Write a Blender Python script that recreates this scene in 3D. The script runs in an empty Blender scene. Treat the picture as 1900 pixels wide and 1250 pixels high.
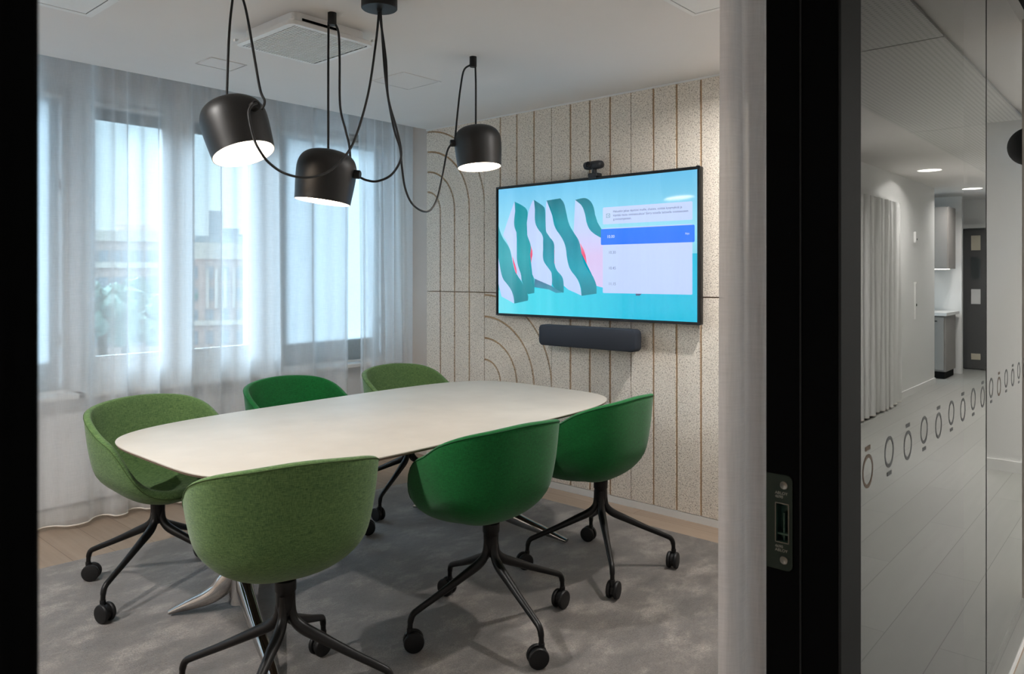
import bpy, bmesh, math, random
from mathutils import Vector, Matrix, Quaternion
R = math.radians
random.seed(7)
SC = bpy.context.scene
COL = SC.collection

# ------------------------------------------------------------------ camera
F_PX = 1384.6
cam_data = bpy.data.cameras.new('camera')
cam = bpy.data.objects.new('camera', cam_data)
COL.objects.link(cam)
cam_data.sensor_width = 36.0
cam_data.lens = 36.0 * F_PX / 1900.0
cam_data.shift_y = -116.0 / 1900.0
cam_data.clip_start = 0.02
cam_data.clip_end = 400
cam.location = (0, 0, 1.42)
cam.rotation_euler = (R(90), 0, R(41.5 - 90))
cam_data.dof.use_dof = True
cam_data.dof.focus_distance = 3.6
cam_data.dof.aperture_fstop = 10
SC.camera = cam

# ------------------------------------------------------------------ world, sun, exposure
W = bpy.data.worlds.new('overcast_sky')
SC.world = W
W.use_nodes = True
nt = W.node_tree
nt.nodes.clear()
wo = nt.nodes.new('ShaderNodeOutputWorld')
bg = nt.nodes.new('ShaderNodeBackground')
tc = nt.nodes.new('ShaderNodeTexCoord')
sp = nt.nodes.new('ShaderNodeSeparateXYZ')
cr = nt.nodes.new('ShaderNodeValToRGB')
nt.links.new(tc.outputs['Generated'], sp.inputs[0])
nt.links.new(sp.outputs['Z'], cr.inputs[0])
cr.color_ramp.elements[0].position = 0.0
cr.color_ramp.elements[0].color = (0.36, 0.47, 0.54, 1)
cr.color_ramp.elements[1].position = 0.7
cr.color_ramp.elements[1].color = (0.80, 1.0, 1.0, 1)
e = cr.color_ramp.elements.new(0.02); e.color = (0.50, 0.64, 0.70, 1)
e = cr.color_ramp.elements.new(0.2); e.color = (0.44, 0.62, 0.74, 1)
e = cr.color_ramp.elements.new(0.45); e.color = (0.56, 0.76, 0.90, 1)
nt.links.new(cr.outputs[0], bg.inputs[0])
bg.inputs[1].default_value = 2.6
nt.links.new(bg.outputs[0], wo.inputs[0])

def lamp(name, kind, loc, energy, color, size=0.2, rot=(0, 0, 0), angle=None, spread=None, shape='DISK', size_y=None):
    d = bpy.data.lights.new(name, kind)
    d.energy = energy
    d.color = color
    if kind == 'AREA':
        d.shape = shape
        d.size = size
        if size_y: d.size_y = size_y
        if spread: d.spread = spread
    if kind == 'SUN': d.angle = angle
    if kind in ('POINT', 'SPOT'): d.shadow_soft_size = size
    if kind == 'SPOT': d.spot_size = angle; d.spot_blend = 0.8
    o = bpy.data.objects.new(name, d)
    o.location = loc
    o.rotation_euler = rot
    COL.objects.link(o)
    return o

def aim(o, direction):
    o.rotation_euler = Vector(direction).to_track_quat('-Z', 'Y').to_euler()

sun = lamp('hazy_sun', 'SUN', (0, 12, 8), 21.0, (0.66, 0.83, 1.0), angle=R(60))
aim(sun, (0.35, -1.0, -0.85))

SC.view_settings.view_transform = 'Standard'
SC.view_settings.look = 'None'
SC.view_settings.gamma = 1.0
SC.view_settings.use_curve_mapping = False
SC.view_settings.exposure = 0.0
SC.cycles.use_denoising = True
SC.cycles.max_bounces = 12
SC.cycles.diffuse_bounces = 5
SC.cycles.glossy_bounces = 5
SC.cycles.transmission_bounces = 8
SC.cycles.transparent_max_bounces = 24
SC.cycles.sample_clamp_indirect = 8.0
SC.cycles.caustics_refractive = False
SC.cycles.caustics_reflective = False

# ------------------------------------------------------------------ materials
def srgb(r, g, b):
    f = lambda v: (v / 255 / 12.92) if v / 255 <= 0.04045 else ((v / 255 + 0.055) / 1.055) ** 2.4
    return (f(r), f(g), f(b), 1)

class NT:
    def __init__(s, name):
        s.m = bpy.data.materials.new(name)
        s.m.use_nodes = True
        s.t = s.m.node_tree
        s.t.nodes.clear()
        s.out = s.n('ShaderNodeOutputMaterial')
    def n(s, kind, **kw):
        nd = s.t.nodes.new(kind)
        for k, v in kw.items():
            if k.startswith('i_'):
                key = k[2:]
                nd.inputs[int(key) if key.isdigit() else key.replace('_', ' ')].default_value = v
            else: setattr(nd, k, v)
        return nd
    def l(s, a, b): s.t.links.new(a, b)
    def coords(s, scale=(1, 1, 1), rot=(0, 0, 0)):
        c = s.n('ShaderNodeTexCoord')
        mp = s.n('ShaderNodeMapping')
        mp.inputs['Scale'].default_value = scale
        mp.inputs['Rotation'].default_value = rot
        s.l(c.outputs['Object'], mp.inputs[0])
        return mp.outputs[0]
    def noise(s, vec, scale, detail=3, rough=0.5):
        nd = s.n('ShaderNodeTexNoise')
        nd.inputs['Scale'].default_value = scale
        nd.inputs['Detail'].default_value = detail
        nd.inputs['Roughness'].default_value = rough
        s.l(vec, nd.inputs['Vector'])
        return nd.outputs[0]
    def ramp(s, fac, stops):
        nd = s.n('ShaderNodeValToRGB')
        els = nd.color_ramp.elements
        while len(els) < len(stops): els.new(0.5)
        for e_, (p, c) in zip(els, stops):
            e_.position = p
            e_.color = c if len(c) == 4 else (*c, 1)
        s.l(fac, nd.inputs[0])
        return nd.outputs[0]
    def mix(s, fac, a, b, mode='MIX'):
        nd = s.n('ShaderNodeMix', data_type='RGBA', blend_type=mode)
        for sock, v in ((nd.inputs[0], fac), (nd.inputs[6], a), (nd.inputs[7], b)):
            if isinstance(v, (int, float, tuple)): sock.default_value = v
            else: s.l(v, sock)
        return nd.outputs[2]
    def math(s, op, a, b=None):
        nd = s.n('ShaderNodeMath', operation=op)
        for i, v in enumerate((a, b)):
            if v is None: continue
            if isinstance(v, (int, float)): nd.inputs[i].default_value = v
            else: s.l(v, nd.inputs[i])
        return nd.outputs[0]
    def bump(s, h, strength=0.3, dist=0.002):
        nd = s.n('ShaderNodeBump')
        nd.inputs['Strength'].default_value = strength
        nd.inputs['Distance'].default_value = dist
        s.l(h, nd.inputs['Height'])
        return nd.outputs[0]
    def pbr(s, color, rough=0.5, metal=0.0, spec=0.5, normal=None, emis=None, estr=0.0, coat=0.0, sheen=0.0):
        b = s.n('ShaderNodeBsdfPrincipled')
        for key, v in (('Base Color', color), ('Roughness', rough), ('Metallic', metal), ('Specular IOR Level', spec),
                       ('Emission Color', emis), ('Emission Strength', estr), ('Coat Weight', coat), ('Sheen Weight', sheen)):
            if v is None: continue
            if isinstance(v, (int, float, tuple)): b.inputs[key].default_value = v
            else: s.l(v, b.inputs[key])
        if normal is not None: s.l(normal, b.inputs['Normal'])
        s.l(b.outputs[0], s.out.inputs[0])
        return b

def plain(name, col, rough=0.5, metal=0.0, spec=0.5, var=0.03, vscale=30, bstr=0.0):
    """flat paint or plastic with a faint procedural variation"""
    k = NT(name)
    v = k.coords()
    nz = k.noise(v, vscale, 4)
    lo = tuple(max(0, c * (1 - var)) for c in col[:3]) + (1,)
    hi = tuple(min(1, c * (1 + var)) for c in col[:3]) + (1,)
    c = k.ramp(nz, [(0.3, lo), (0.7, hi)])
    nrm = k.bump(k.noise(v, vscale * 12, 2), bstr, 0.001) if bstr else None
    k.pbr(c, rough, metal, spec, nrm)
    return k.m

M = {}
M['ceiling'] = plain('ceiling_paint', srgb(222, 219, 216), 0.9, var=0.01, vscale=2)
M['wall'] = plain('wall_paint', srgb(205, 196, 188), 0.9, var=0.015, vscale=4)
M['white'] = plain('white_lacquer', srgb(228, 228, 226), 0.45, var=0.01)
M['wall_white'] = plain('window_wall_paint', srgb(226, 228, 230), 0.85, var=0.01)
M['black'] = plain('black_powder_coat', srgb(14, 14, 15), 0.5, spec=0.35)
M['jamb'] = plain('matt_black_paint', srgb(2, 2, 2), 0.9, spec=0.05)
M['frame_grey'] = plain('dark_grey_frame', srgb(18, 18, 18), 0.7, spec=0.15)
M['chair_metal'] = plain('black_chair_metal', srgb(13, 12, 12), 0.4, spec=0.35)
M['caster'] = plain('black_nylon', srgb(17, 17, 18), 0.5, spec=0.4)
M['shade'] = plain('brown_black_shade', srgb(15, 14, 13), 0.45, spec=0.5)
M['cord'] = plain('black_cable', srgb(8, 8, 8), 0.55)
M['grille_dark'] = plain('grille_shadow', srgb(44, 52, 54), 0.8)
M['blind'] = plain('grey_blind', srgb(105, 125, 135), 0.7)
M['groove'] = plain('groove_backing', srgb(186, 158, 126), 0.95, var=0.15, vscale=60)
M['joint'] = plain('dark_gasket', srgb(20, 22, 20), 0.5)
M['decal'] = plain('grey_foil', srgb(62, 64, 66), 0.6)
M['decal_reflect'] = plain('reflect_brown_foil', srgb(78, 58, 40), 0.6)  # brown tint of a reflection painted into the foil colour
M['tv_black'] = plain('black_bezel', srgb(5, 7, 11), 0.35)
M['webcam'] = plain('charcoal_plastic', srgb(38, 41, 46), 0.5)
M['lens'] = plain('lens_glass', srgb(6, 6, 10), 0.08)
M['hem'] = plain('curtain_hem', srgb(222, 214, 204), 0.9)

def speaker_fabric():
    k = NT('slate_mesh_fabric')
    v = k.coords()
    nz = k.noise(v, 900, 2)
    k.pbr(k.ramp(nz, [(0.3, srgb(34, 40, 50)), (0.7, srgb(54, 60, 70))]), 0.9, normal=k.bump(nz, 0.4, 0.001))
    return k.m
M['speaker'] = speaker_fabric()

def chrome():
    k = NT('polished_aluminium')
    nz = k.noise(k.coords(), 40, 2)
    k.pbr((0.5, 0.49, 0.48, 1), k.ramp(nz, [(0, (0.05,) * 3), (1, (0.10,) * 3)]), 1.0)
    return k.m
M['chrome'] = chrome()
def steel():
    k = NT('brushed_steel')
    nz = k.noise(k.coords((1, 1, 30)), 60, 2)
    k.pbr((0.022, 0.03, 0.026, 1), 0.4, 1.0, normal=k.bump(nz, 0.05, 0.0005))
    return k.m
M['steel'] = steel()
M['stamp'] = plain('stamped_mark', srgb(120, 120, 112), 0.4, metal=0.6)
M['screw'] = plain('screw_metal', srgb(110, 110, 105), 0.3, metal=1.0)
M['lock_inside'] = plain('greenish_lock_box', srgb(40, 66, 56), 0.35, metal=0.4)

def table_top():
    k = NT('warm_white_linoleum')
    v = k.coords()
    nz = k.noise(v, 6, 5)
    fine = k.noise(v, 300, 2)
    c = k.ramp(nz, [(0.3, srgb(182, 175, 164)), (0.7, srgb(190, 183, 172))])
    k.pbr(c, 0.48, spec=0.4, normal=k.bump(fine, 0.04, 0.0005))
    return k.m
M['table'] = table_top()
M['table_edge'] = plain('table_edge_ply', srgb(118, 100, 86), 0.6)

def fabric(name, dark, light):
    k = NT(name)
    a = k.noise(k.coords((620, 620, 60)), 1.0, 3)
    b = k.noise(k.coords((60, 60, 620)), 1.0, 3)
    big = k.noise(k.coords(), 5, 2)
    s_ = k.math('ADD', k.math('MULTIPLY', a, 0.5), k.math('MULTIPLY', b, 0.5))
    c = k.ramp(s_, [(0.36, dark), (0.64, light)])
    c = k.mix(0.12, c, k.ramp(big, [(0.3, dark), (0.7, light)]))
    k.pbr(c, 0.88, spec=0.2, sheen=0.15, normal=k.bump(s_, 0.35, 0.0008))
    return k.m
M['fab_light'] = fabric('moss_green_weave', srgb(50, 80, 46), srgb(108, 136, 82))
M['fab_dark'] = fabric('emerald_green_weave', srgb(8, 74, 32), srgb(18, 110, 50))
M['pipe_light'] = plain('olive_thread', srgb(62, 84, 42), 0.9)
M['pipe_dark'] = plain('green_thread', srgb(10, 78, 38), 0.9)

def rug_mat():
    k = NT('mottled_grey_pile')
    v = k.coords()
    a = k.noise(k.coords((1.0, 1.5, 1)), 4.2, 8, 0.68)
    b = k.noise(v, 190, 5, 0.85)
    c = k.ramp(a, [(0.36, srgb(76, 70, 66)), (0.5, srgb(104, 98, 94)), (0.64, srgb(154, 149, 144))])
    c = k.mix(0.8, c, k.ramp(b, [(0.38, srgb(70, 66, 62)), (0.62, srgb(222, 216, 210))]), 'OVERLAY')
    c = k.mix(0.5, c, k.ramp(k.noise(v, 420, 3, 0.8), [(0.4, srgb(60, 56, 53)), (0.6, srgb(226, 222, 218))]), 'OVERLAY')
    k.pbr(c, 0.58, spec=0.6, sheen=0.5, normal=k.bump(b, 0.7, 0.004))
    return k.m
M['rug'] = rug_mat()

def planks(name, c1, c2, c3, scale=(1, 1, 1), rot=0):
    k = NT(name)
    v = k.coords(scale, (0, 0, rot))
    br = k.n('ShaderNodeTexBrick')
    br.inputs['Scale'].default_value = 1.0
    br.inputs['Brick Width'].default_value = 1.6
    br.inputs['Row Height'].default_value = 0.19
    br.inputs['Mortar Size'].default_value = 0.0016
    br.inputs['Color1'].default_value = (0.2, 0.2, 0.2, 1)
    br.inputs['Color2'].default_value = (0.8, 0.8, 0.8, 1)
    br.inputs['Mortar'].default_value = (0, 0, 0, 1)
    k.l(v, br.inputs['Vector'])
    mp = k.n('ShaderNodeMapping')
    mp.inputs['Scale'].default_value = (2, 34, 1)
    k.l(v, mp.inputs[0])
    g = k.noise(mp.outputs[0], 1.0, 6, 0.6)
    c = k.mix(br.outputs[0], c1, c2)
    c = k.mix(k.math('MULTIPLY', g, 0.7), c, c3)
    c = k.mix(k.math('MULTIPLY', br.outputs['Fac'], 0.6), c, tuple(x * 0.55 for x in c3[:3]) + (1,))
    k.pbr(c, 0.5, spec=0.35, normal=k.bump(g, 0.08, 0.001))
    return k.m
M['floor'] = planks('oiled_oak_planks', srgb(152, 134, 117), srgb(174, 156, 138), srgb(124, 106, 92), rot=R(90))
M['corridor_floor'] = planks('pale_plank_floor', srgb(160, 160, 155), srgb(172, 172, 167), srgb(146, 146, 142), rot=0)

def wood_wool():
    k = NT('wood_wool_board')
    v = k.coords()
    a = k.noise(k.coords((1, 210, 80)), 1.0, 4, 0.6)
    b = k.noise(k.coords((1, 80, 210), (R(28), 0, 0)), 1.0, 4, 0.6)
    c_ = k.noise(k.coords((1, 160, 160), (R(-30), 0, 0)), 1.0, 3, 0.6)
    mn = k.math('MINIMUM', k.math('MINIMUM', a, b), k.math('ADD', c_, 0.02))
    c = k.ramp(mn, [(0.31, srgb(100, 86, 72)), (0.385, srgb(206, 196, 182)), (0.47, srgb(244, 236, 224))])
    k.pbr(c, 0.95, spec=0.1, normal=k.bump(mn, 0.9, 0.006))
    return k.m
M['woodwool'] = wood_wool()

def sheer(name, col, through, density=1.0, weave=500, transl=0.6):
    """thin woven cloth: part open weave, part translucent thread; the weave closes as it turns edge-on"""
    k = NT(name)
    tr = k.n('ShaderNodeBsdfTransparent')
    di = k.n('ShaderNodeBsdfDiffuse')
    tl = k.n('ShaderNodeBsdfTranslucent')
    w1 = k.noise(k.coords((weave, weave, 20)), 1.0, 2)
    w2 = k.noise(k.coords((20, 20, weave)), 1.0, 2)
    w = k.math('ADD', k.math('MULTIPLY', w1, 0.5), k.math('MULTIPLY', w2, 0.5))
    c = k.ramp(w, [(0.3, tuple(x * 0.86 for x in col[:3]) + (1,)), (0.7, col)])
    k.l(c, di.inputs[0]); k.l(c, tl.inputs[0])
    m1 = k.n('ShaderNodeMixShader'); m1.inputs[0].default_value = transl
    k.l(di.outputs[0], m1.inputs[1]); k.l(tl.outputs[0], m1.inputs[2])
    lw = k.n('ShaderNodeLayerWeight'); lw.inputs[0].default_value = 0.5
    cosv = k.math('MAXIMUM', k.math('SUBTRACT', 1.0, lw.outputs['Facing']), 0.08)
    op = k.math('POWER', through, k.math('DIVIDE', density, cosv))
    m2 = k.n('ShaderNodeMixShader')
    k.l(op, m2.inputs[0])
    k.l(m1.outputs[0], m2.inputs[1]); k.l(tr.outputs[0], m2.inputs[2])
    k.l(m2.outputs[0], k.out.inputs[0])
    return k.m
M['sheer'] = sheer('white_sheer_voile', (0.91, 0.92, 0.93, 1), 0.44, density=0.9, weave=420)
M['linen'] = sheer('grey_linen_gauze', (0.66, 0.62, 0.60, 1), 0.12, weave=300, transl=0.32)

M['corr_curtain'] = plain('pale_corridor_curtain', srgb(226, 226, 224), 0.9)
def pane_glass(name, tint, rough=0.0):
    k = NT(name)
    tr = k.n('ShaderNodeBsdfTransparent'); tr.inputs[0].default_value = tint
    gl = k.n('ShaderNodeBsdfGlossy'); gl.inputs['Roughness'].default_value = rough
    nz = k.noise(k.coords(), 0.7, 1)
    k.l(k.ramp(nz, [(0, (0.97,) * 3), (1, (1.0,) * 3)]), gl.inputs['Color'])
    fr = k.n('ShaderNodeFresnel'); fr.inputs[0].default_value = 1.45
    mx = k.n('ShaderNodeMixShader')
    f_ = fr.outputs[0]      # both faces of the pane reflect
    k.l(k.math('MULTIPLY', f_, 1.2), mx.inputs[0])
    k.l(tr.outputs[0], mx.inputs[1]); k.l(gl.outputs[0], mx.inputs[2])
    k.l(mx.outputs[0], k.out.inputs[0])
    return k.m
M['glass'] = pane_glass('clear_partition_glass', (0.93, 0.95, 0.94, 1))
M['win_glass'] = pane_glass('window_pane_glass', (0.93, 0.97, 0.98, 1))

def glow(name, col, strength):
    k = NT(name)
    nz = k.noise(k.coords(), 3, 1)
    c = k.ramp(nz, [(0, tuple(x * 0.98 for x in col[:3]) + (1,)), (1, col)])
    k.pbr((0.8, 0.8, 0.8, 1), 0.5, emis=c, estr=strength)
    return k.m
M['lamp_glow'] = glow('warm_diffuser', (1.0, 0.82, 0.64, 1), 10.5)
M['shade_inner'] = plain('white_shade_lining', srgb(240, 238, 232), 0.6)
M['down_glow'] = glow('downlight_diffuser', (1.0, 0.93, 0.84, 1), 5.0)

def screen(name, stops, axis='Z', lo=0.0, hi=1.0, strength=1.0):
    """display glass: picture content glows, glass surface reflects"""
    k = NT(name)
    c_ = k.n('ShaderNodeTexCoord')
    sx = k.n('ShaderNodeSeparateXYZ')
    k.l(c_.outputs['Object'], sx.inputs[0])
    f = k.math('DIVIDE', k.math('SUBTRACT', sx.outputs[axis], lo), hi - lo)
    col = k.ramp(f, stops)
    k.pbr((0.005, 0.005, 0.005, 1), 0.06, spec=0.9, emis=col, estr=strength)
    return k.m

# ------------------------------------------------------------------ mesh helpers
def link(name, me, mat=None, parent=None, smooth=False):
    o = bpy.data.objects.new(name, me)
    COL.objects.link(o)
    if mat is not None:
        mats = mat if isinstance(mat, (list, tuple)) else [mat]
        for m_ in mats: me.materials.append(M[m_] if isinstance(m_, str) else m_)
    if smooth:
        me.polygons.foreach_set('use_smooth', [True] * len(me.polygons))
    if parent is not None: o.parent = parent
    return o

def from_bm(name, bm, mat, parent=None, smooth=False, sharp=None):
    bmesh.ops.recalc_face_normals(bm, faces=bm.faces)
    me = bpy.data.meshes.new(name)
    bm.to_mesh(me)
    bm.free()
    o = link(name, me, mat, parent, smooth)
    if sharp is not None:
        try: me.set_sharp_from_angle(angle=R(sharp))
        except Exception: pass
    return o

def bm_box(bm, lo, hi, bevel=0.0, seg=2, mi=0):
    vs = [bm.verts.new((x, y, z)) for x in (lo[0], hi[0]) for y in (lo[1], hi[1]) for z in (lo[2], hi[2])]
    idx = [(0, 1, 3, 2), (4, 6, 7, 5), (0, 4, 5, 1), (2, 3, 7, 6), (0, 2, 6, 4), (1, 5, 7, 3)]
    fs = [bm.faces.new([vs[i] for i in f]) for f in idx]
    for f in fs: f.material_index = mi
    if bevel > 0:
        es = list({e_ for f in fs for e_ in f.edges})
        bmesh.ops.bevel(bm, geom=es, offset=bevel, segments=seg, affect='EDGES', profile=0.6)
    return vs

def box(name, lo, hi, mat, parent=None, bevel=0.0, seg=2):
    lo, hi = tuple(min(a, b) for a, b in zip(lo, hi)), tuple(max(a, b) for a, b in zip(lo, hi))
    bm = bmesh.new()
    bm_box(bm, lo, hi, bevel, seg)
    return from_bm(name, bm, mat, parent, smooth=False)

def catmull(pts, n=8):
    P = [Vector(p) for p in pts]
    if len(P) < 3: return P
    P = [P[0] * 2 - P[1]] + P + [P[-1] * 2 - P[-2]]
    out = []
    for i in range(1, len(P) - 2):
        for j in range(n):
            t = j / n
            a, b, c, d = P[i - 1], P[i], P[i + 1], P[i + 2]
            out.append(0.5 * ((2 * b) + (c - a) * t + (2 * a - 5 * b + 4 * c - d) * t * t + (3 * b - a - 3 * c + d) * t ** 3))
    out.append(P[-2])
    return out

def bm_tube(bm, pts, rad, seg=10, closed=False, squash=None):
    """sweep a circle along points; rad number or list; parallel transport frames"""
    n = len(pts)
    rads = rad if isinstance(rad, (list, tuple)) else [rad] * n
    tang = []
    for i in range(n):
        a = pts[(i - 1) % n] if (closed or i > 0) else pts[i]
        b = pts[(i + 1) % n] if (closed or i < n - 1) else pts[i]
        tang.append((b - a).normalized())
    up = Vector((0, 0, 1)) if abs(tang[0].z) < 0.9 else Vector((1, 0, 0))
    nrm = (up - tang[0] * up.dot(tang[0])).normalized()
    rings = []
    for i in range(n):
        if i > 0:
            nrm = (nrm - tang[i] * nrm.dot(tang[i]))
            nrm = nrm.normalized() if nrm.length > 1e-6 else tang[i].orthogonal().normalized()
        bi = tang[i].cross(nrm)
        ring = []
        for s_ in range(seg):
            a = 2 * math.pi * s_ / seg
            ca, sa = math.cos(a), math.sin(a)
            w = squash if squash else 1.0
            ring.append(bm.verts.new(pts[i] + nrm * ca * rads[i] + bi * sa * rads[i] * w))
        rings.append(ring)
    cnt = n if closed else n - 1
    for i in range(cnt):
        A, B = rings[i], rings[(i + 1) % n]
        for s_ in range(seg):
            bm.faces.new((A[s_], A[(s_ + 1) % seg], B[(s_ + 1) % seg], B[s_]))
    if not closed:
        bm.faces.new(rings[0]); bm.faces.new(rings[-1])

def tube(name, pts, rad, mat, parent=None, seg=10, smooth_n=8, closed=False):
    bm = bmesh.new()
    P = catmull(pts, smooth_n) if smooth_n else [Vector(p) for p in pts]
    bm_tube(bm, P, rad, seg, closed)
    return from_bm(name, bm, mat, parent, smooth=True)

def bm_lathe(bm, prof, seg=40, mtx=None, mi=0):
    mtx = mtx or Matrix()
    rings = []
    for r, z in prof:
        if r < 1e-6: rings.append([bm.verts.new(mtx @ Vector((0, 0, z)))])
        else: rings.append([bm.verts.new(mtx @ Vector((r * math.cos(2 * math.pi * i / seg), r * math.sin(2 * math.pi * i / seg), z))) for i in range(seg)])
    for A, B in zip(rings, rings[1:]):
        for i in range(seg):
            j = (i + 1) % seg
            if len(A) == 1 and len(B) == 1: continue
            if len(A) == 1: f = bm.faces.new((A[0], B[j], B[i]))
            elif len(B) == 1: f = bm.faces.new((A[i], A[j], B[0]))
            else: f = bm.faces.new((A[i], A[j], B[j], B[i]))
            f.material_index = mi

def lathe(name, prof, mat, parent=None, seg=40, mtx=None, sharp=40):
    bm = bmesh.new()
    bm_lathe(bm, prof, seg, mtx)
    return from_bm(name, bm, mat, parent, smooth=True, sharp=sharp)

def bm_prism(bm, outline, fn, d0, d1, mi=0):
    """extrude a 2D outline between depths d0,d1; fn(u,v,d)->xyz"""
    A = [bm.verts.new(fn(u, v, d0)) for u, v in outline]
    B = [bm.verts.new(fn(u, v, d1)) for u, v in outline]
    n = len(A)
    f = [bm.faces.new(A), bm.faces.new(B[::-1])]
    for i in range(n): f.append(bm.faces.new((A[i], B[i], B[(i + 1) % n], A[(i + 1) % n])))
    for x in f: x.material_index = mi

def rrect(u0, v0, u1, v1, r, n=5):
    out = []
    for cx, cy, a0 in ((u1 - r, v1 - r, 0), (u0 + r, v1 - r, 90), (u0 + r, v0 + r, 180), (u1 - r, v0 + r, 270)):
        for i in range(n + 1):
            a = R(a0 + 90 * i / n)
            out.append((cx + r * math.cos(a), cy + r * math.sin(a)))
    return out

def text_mesh(name, body, size, mtx, mat, parent, depth=0.0003, align='LEFT'):
    cu = bpy.data.curves.new(name, 'FONT')
    cu.body = body; cu.size = size; cu.align_x = align; cu.extrude = depth; cu.resolution_u = 3
    tmp = bpy.data.objects.new(name, cu)
    COL.objects.link(tmp)
    bpy.context.view_layer.update()
    me = bpy.data.meshes.new_from_object(tmp.evaluated_get(bpy.context.evaluated_depsgraph_get()))
    COL.objects.unlink(tmp)
    bpy.data.objects.remove(tmp)
    me.transform(mtx)
    me.materials.clear()
    return link(name, me, mat, parent)

def empty(name, loc=(0, 0, 0), rz=0):
    o = bpy.data.objects.new(name, None)
    o.empty_display_size = 0.1
    o.location = loc
    o.rotation_euler = (0, 0, rz)
    COL.objects.link(o)
    return o

def tag(o, label=None, cat=None, group=None, kind=None):
    if label: o['label'] = label
    if cat: o['category'] = cat
    if group: o['group'] = group
    if kind: o['kind'] = kind
    return o

def struct(o, label=None):
    o['kind'] = 'structure'
    if label: o['label'] = label
    return o

# ------------------------------------------------------------------ room shell
XW = 3.94          # wall behind the boards
XP = 3.893         # face of the wood wool boards
ZC = 2.54
struct(box('floor', (-2.6, 0.42, -0.1), (4.2, 5.2, 0.0), 'floor'), 'pale oak plank floor of the meeting room')
bm = bmesh.new()
bm_box(bm, (-2.6, 0.36, ZC), (4.2, 4.32, ZC + 0.25))
bm_box(bm, (-2.6, 4.32, ZC + 0.22), (4.2, 5.2, ZC + 0.3))
struct(from_bm('ceiling', bm, 'ceiling'), 'flat white ceiling ending in a curtain recess')
struct(box('wall_right', (XW, 0.36, 0.0), (4.2, 5.2, 2.85), 'wall'), 'beige side wall carrying the wood wool boards')
struct(box('wall_left', (-2.7, 0.36, 0.0), (-2.55, 5.2, 2.85), 'wall'), 'plain wall at the far left of the room')
struct(box('baseboard_right', (XP, 0.60, 0.0), (XW, 4.33, 0.043), 'white'), 'low white skirting under the wood wool boards')

# window wall with one real opening; the outer two are added for daylight
def window_wall():
    bm = bmesh.new()
    y0, y1, zs, zt = 4.80, 5.12, 0.73, 2.52
    bm_box(bm, (-2.6, y0, 0), (4.2, y1, zs))
    bm_box(bm, (-2.6, y0, zt), (4.2, y1, 2.9))
    for a, c in ((-2.6, -2.3), (1.56, 1.60), (2.80, 2.86), (3.89, 4.2)): bm_box(bm, (a, y0, zs), (c, y1, zt))
    return from_bm('wall_back', bm, 'wall_white')
struct(window_wall(), 'white window wall behind the sheer curtain')

def window(name, x0, x1, splits, y, label):
    root = empty(name, (x0, y, 0.73))
    struct(root, label)
    bm = bmesh.new()
    z0, z1 = 0.73, 2.52
    L = lambda a: (a[0] - x0, a[1] - y, a[2] - 0.73)
    def b(lo, hi, bv=0.004): bm_box(bm, L(lo), L(hi), bv, 1)
    b((x0, y, z0 + 0.07), (x0 + 0.05, y + 0.09, z1 - 0.05)); b((x1 - 0.05, y, z0 + 0.07), (x1, y + 0.09, z1 - 0.05))
    b((x0, y, z0), (x1, y + 0.09, z0 + 0.07)); b((x0, y, z1 - 0.05), (x1, y + 0.09, z1))
    for p_, q_ in zip(splits, splits[1:]):
        xm = (p_[1] + q_[0]) / 2
        b((xm - 0.045, y + 0.002, z0 + 0.07), (xm + 0.045, y + 0.09, z1 - 0.05))
    from_bm('window_frame', bm, 'white', root)
    for a, c in splits:
        bm = bmesh.new()
        w = 0.058
        def s(lo, hi): bm_box(bm, L(lo), L(hi), 0.005, 1)
        yy = y - 0.012
        s((a - w, yy, z0 + 0.075), (a, y + 0.05, z1 - 0.055)); s((c, yy, z0 + 0.075), (c + w, y + 0.05, z1 - 0.055))
        s((a, yy + .001, z0 + 0.075), (c, y + 0.05, 0.925)); s((a, yy + .001, 2.43), (c, y + 0.05, z1 - 0.055))
        sash = from_bm('window_sash', bm, 'white', root)
        box('window_pane', L((a - 0.005, y + 0.018, 0.92)), L((c + 0.005, y + 0.024, 2.435)), 'win_glass', sash)
        for hz in (1.05, 1.95):
            lathe('hinge', [(0, -0.03), (0.008, -0.03), (0.008, 0.03), (0, 0.03)], 'white', sash, 10,
                  Matrix.Translation(Vector(L((c + w + 0.004, yy, hz)))))
    box('window_sill', L((x0 - 0.04, 4.70, 0.705)), L((x1 + 0.04, y + 0.02, 0.735)), 'white', root, 0.004, 1)
    return root
window('window_1', 1.60, 2.80, [(1.70, 2.10), (2.31, 2.71)], 4.86, 'two-pane white framed window behind the sheer curtain')
window('added_window_left', -2.30, 1.56, [(-2.18, -1.12), (-0.98, 0.16), (0.30, 1.44)], 4.86, 'white framed window added at the left end of the window wall for more daylight')  # added window, lets more daylight into the room
window('added_window_right', 2.86, 3.89, [(2.98, 3.77)], 4.86, 'white framed window added in the right corner to backlight the sheer curtain')  # added window, makes the corner curtain glow from behind
M['blind_cloth'] = sheer('white_blind_cloth', (0.86, 0.90, 0.92, 1), 0.02, weave=260, transl=0.80)  # translucent cloth of the added blinds that glow behind the curtain
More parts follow.
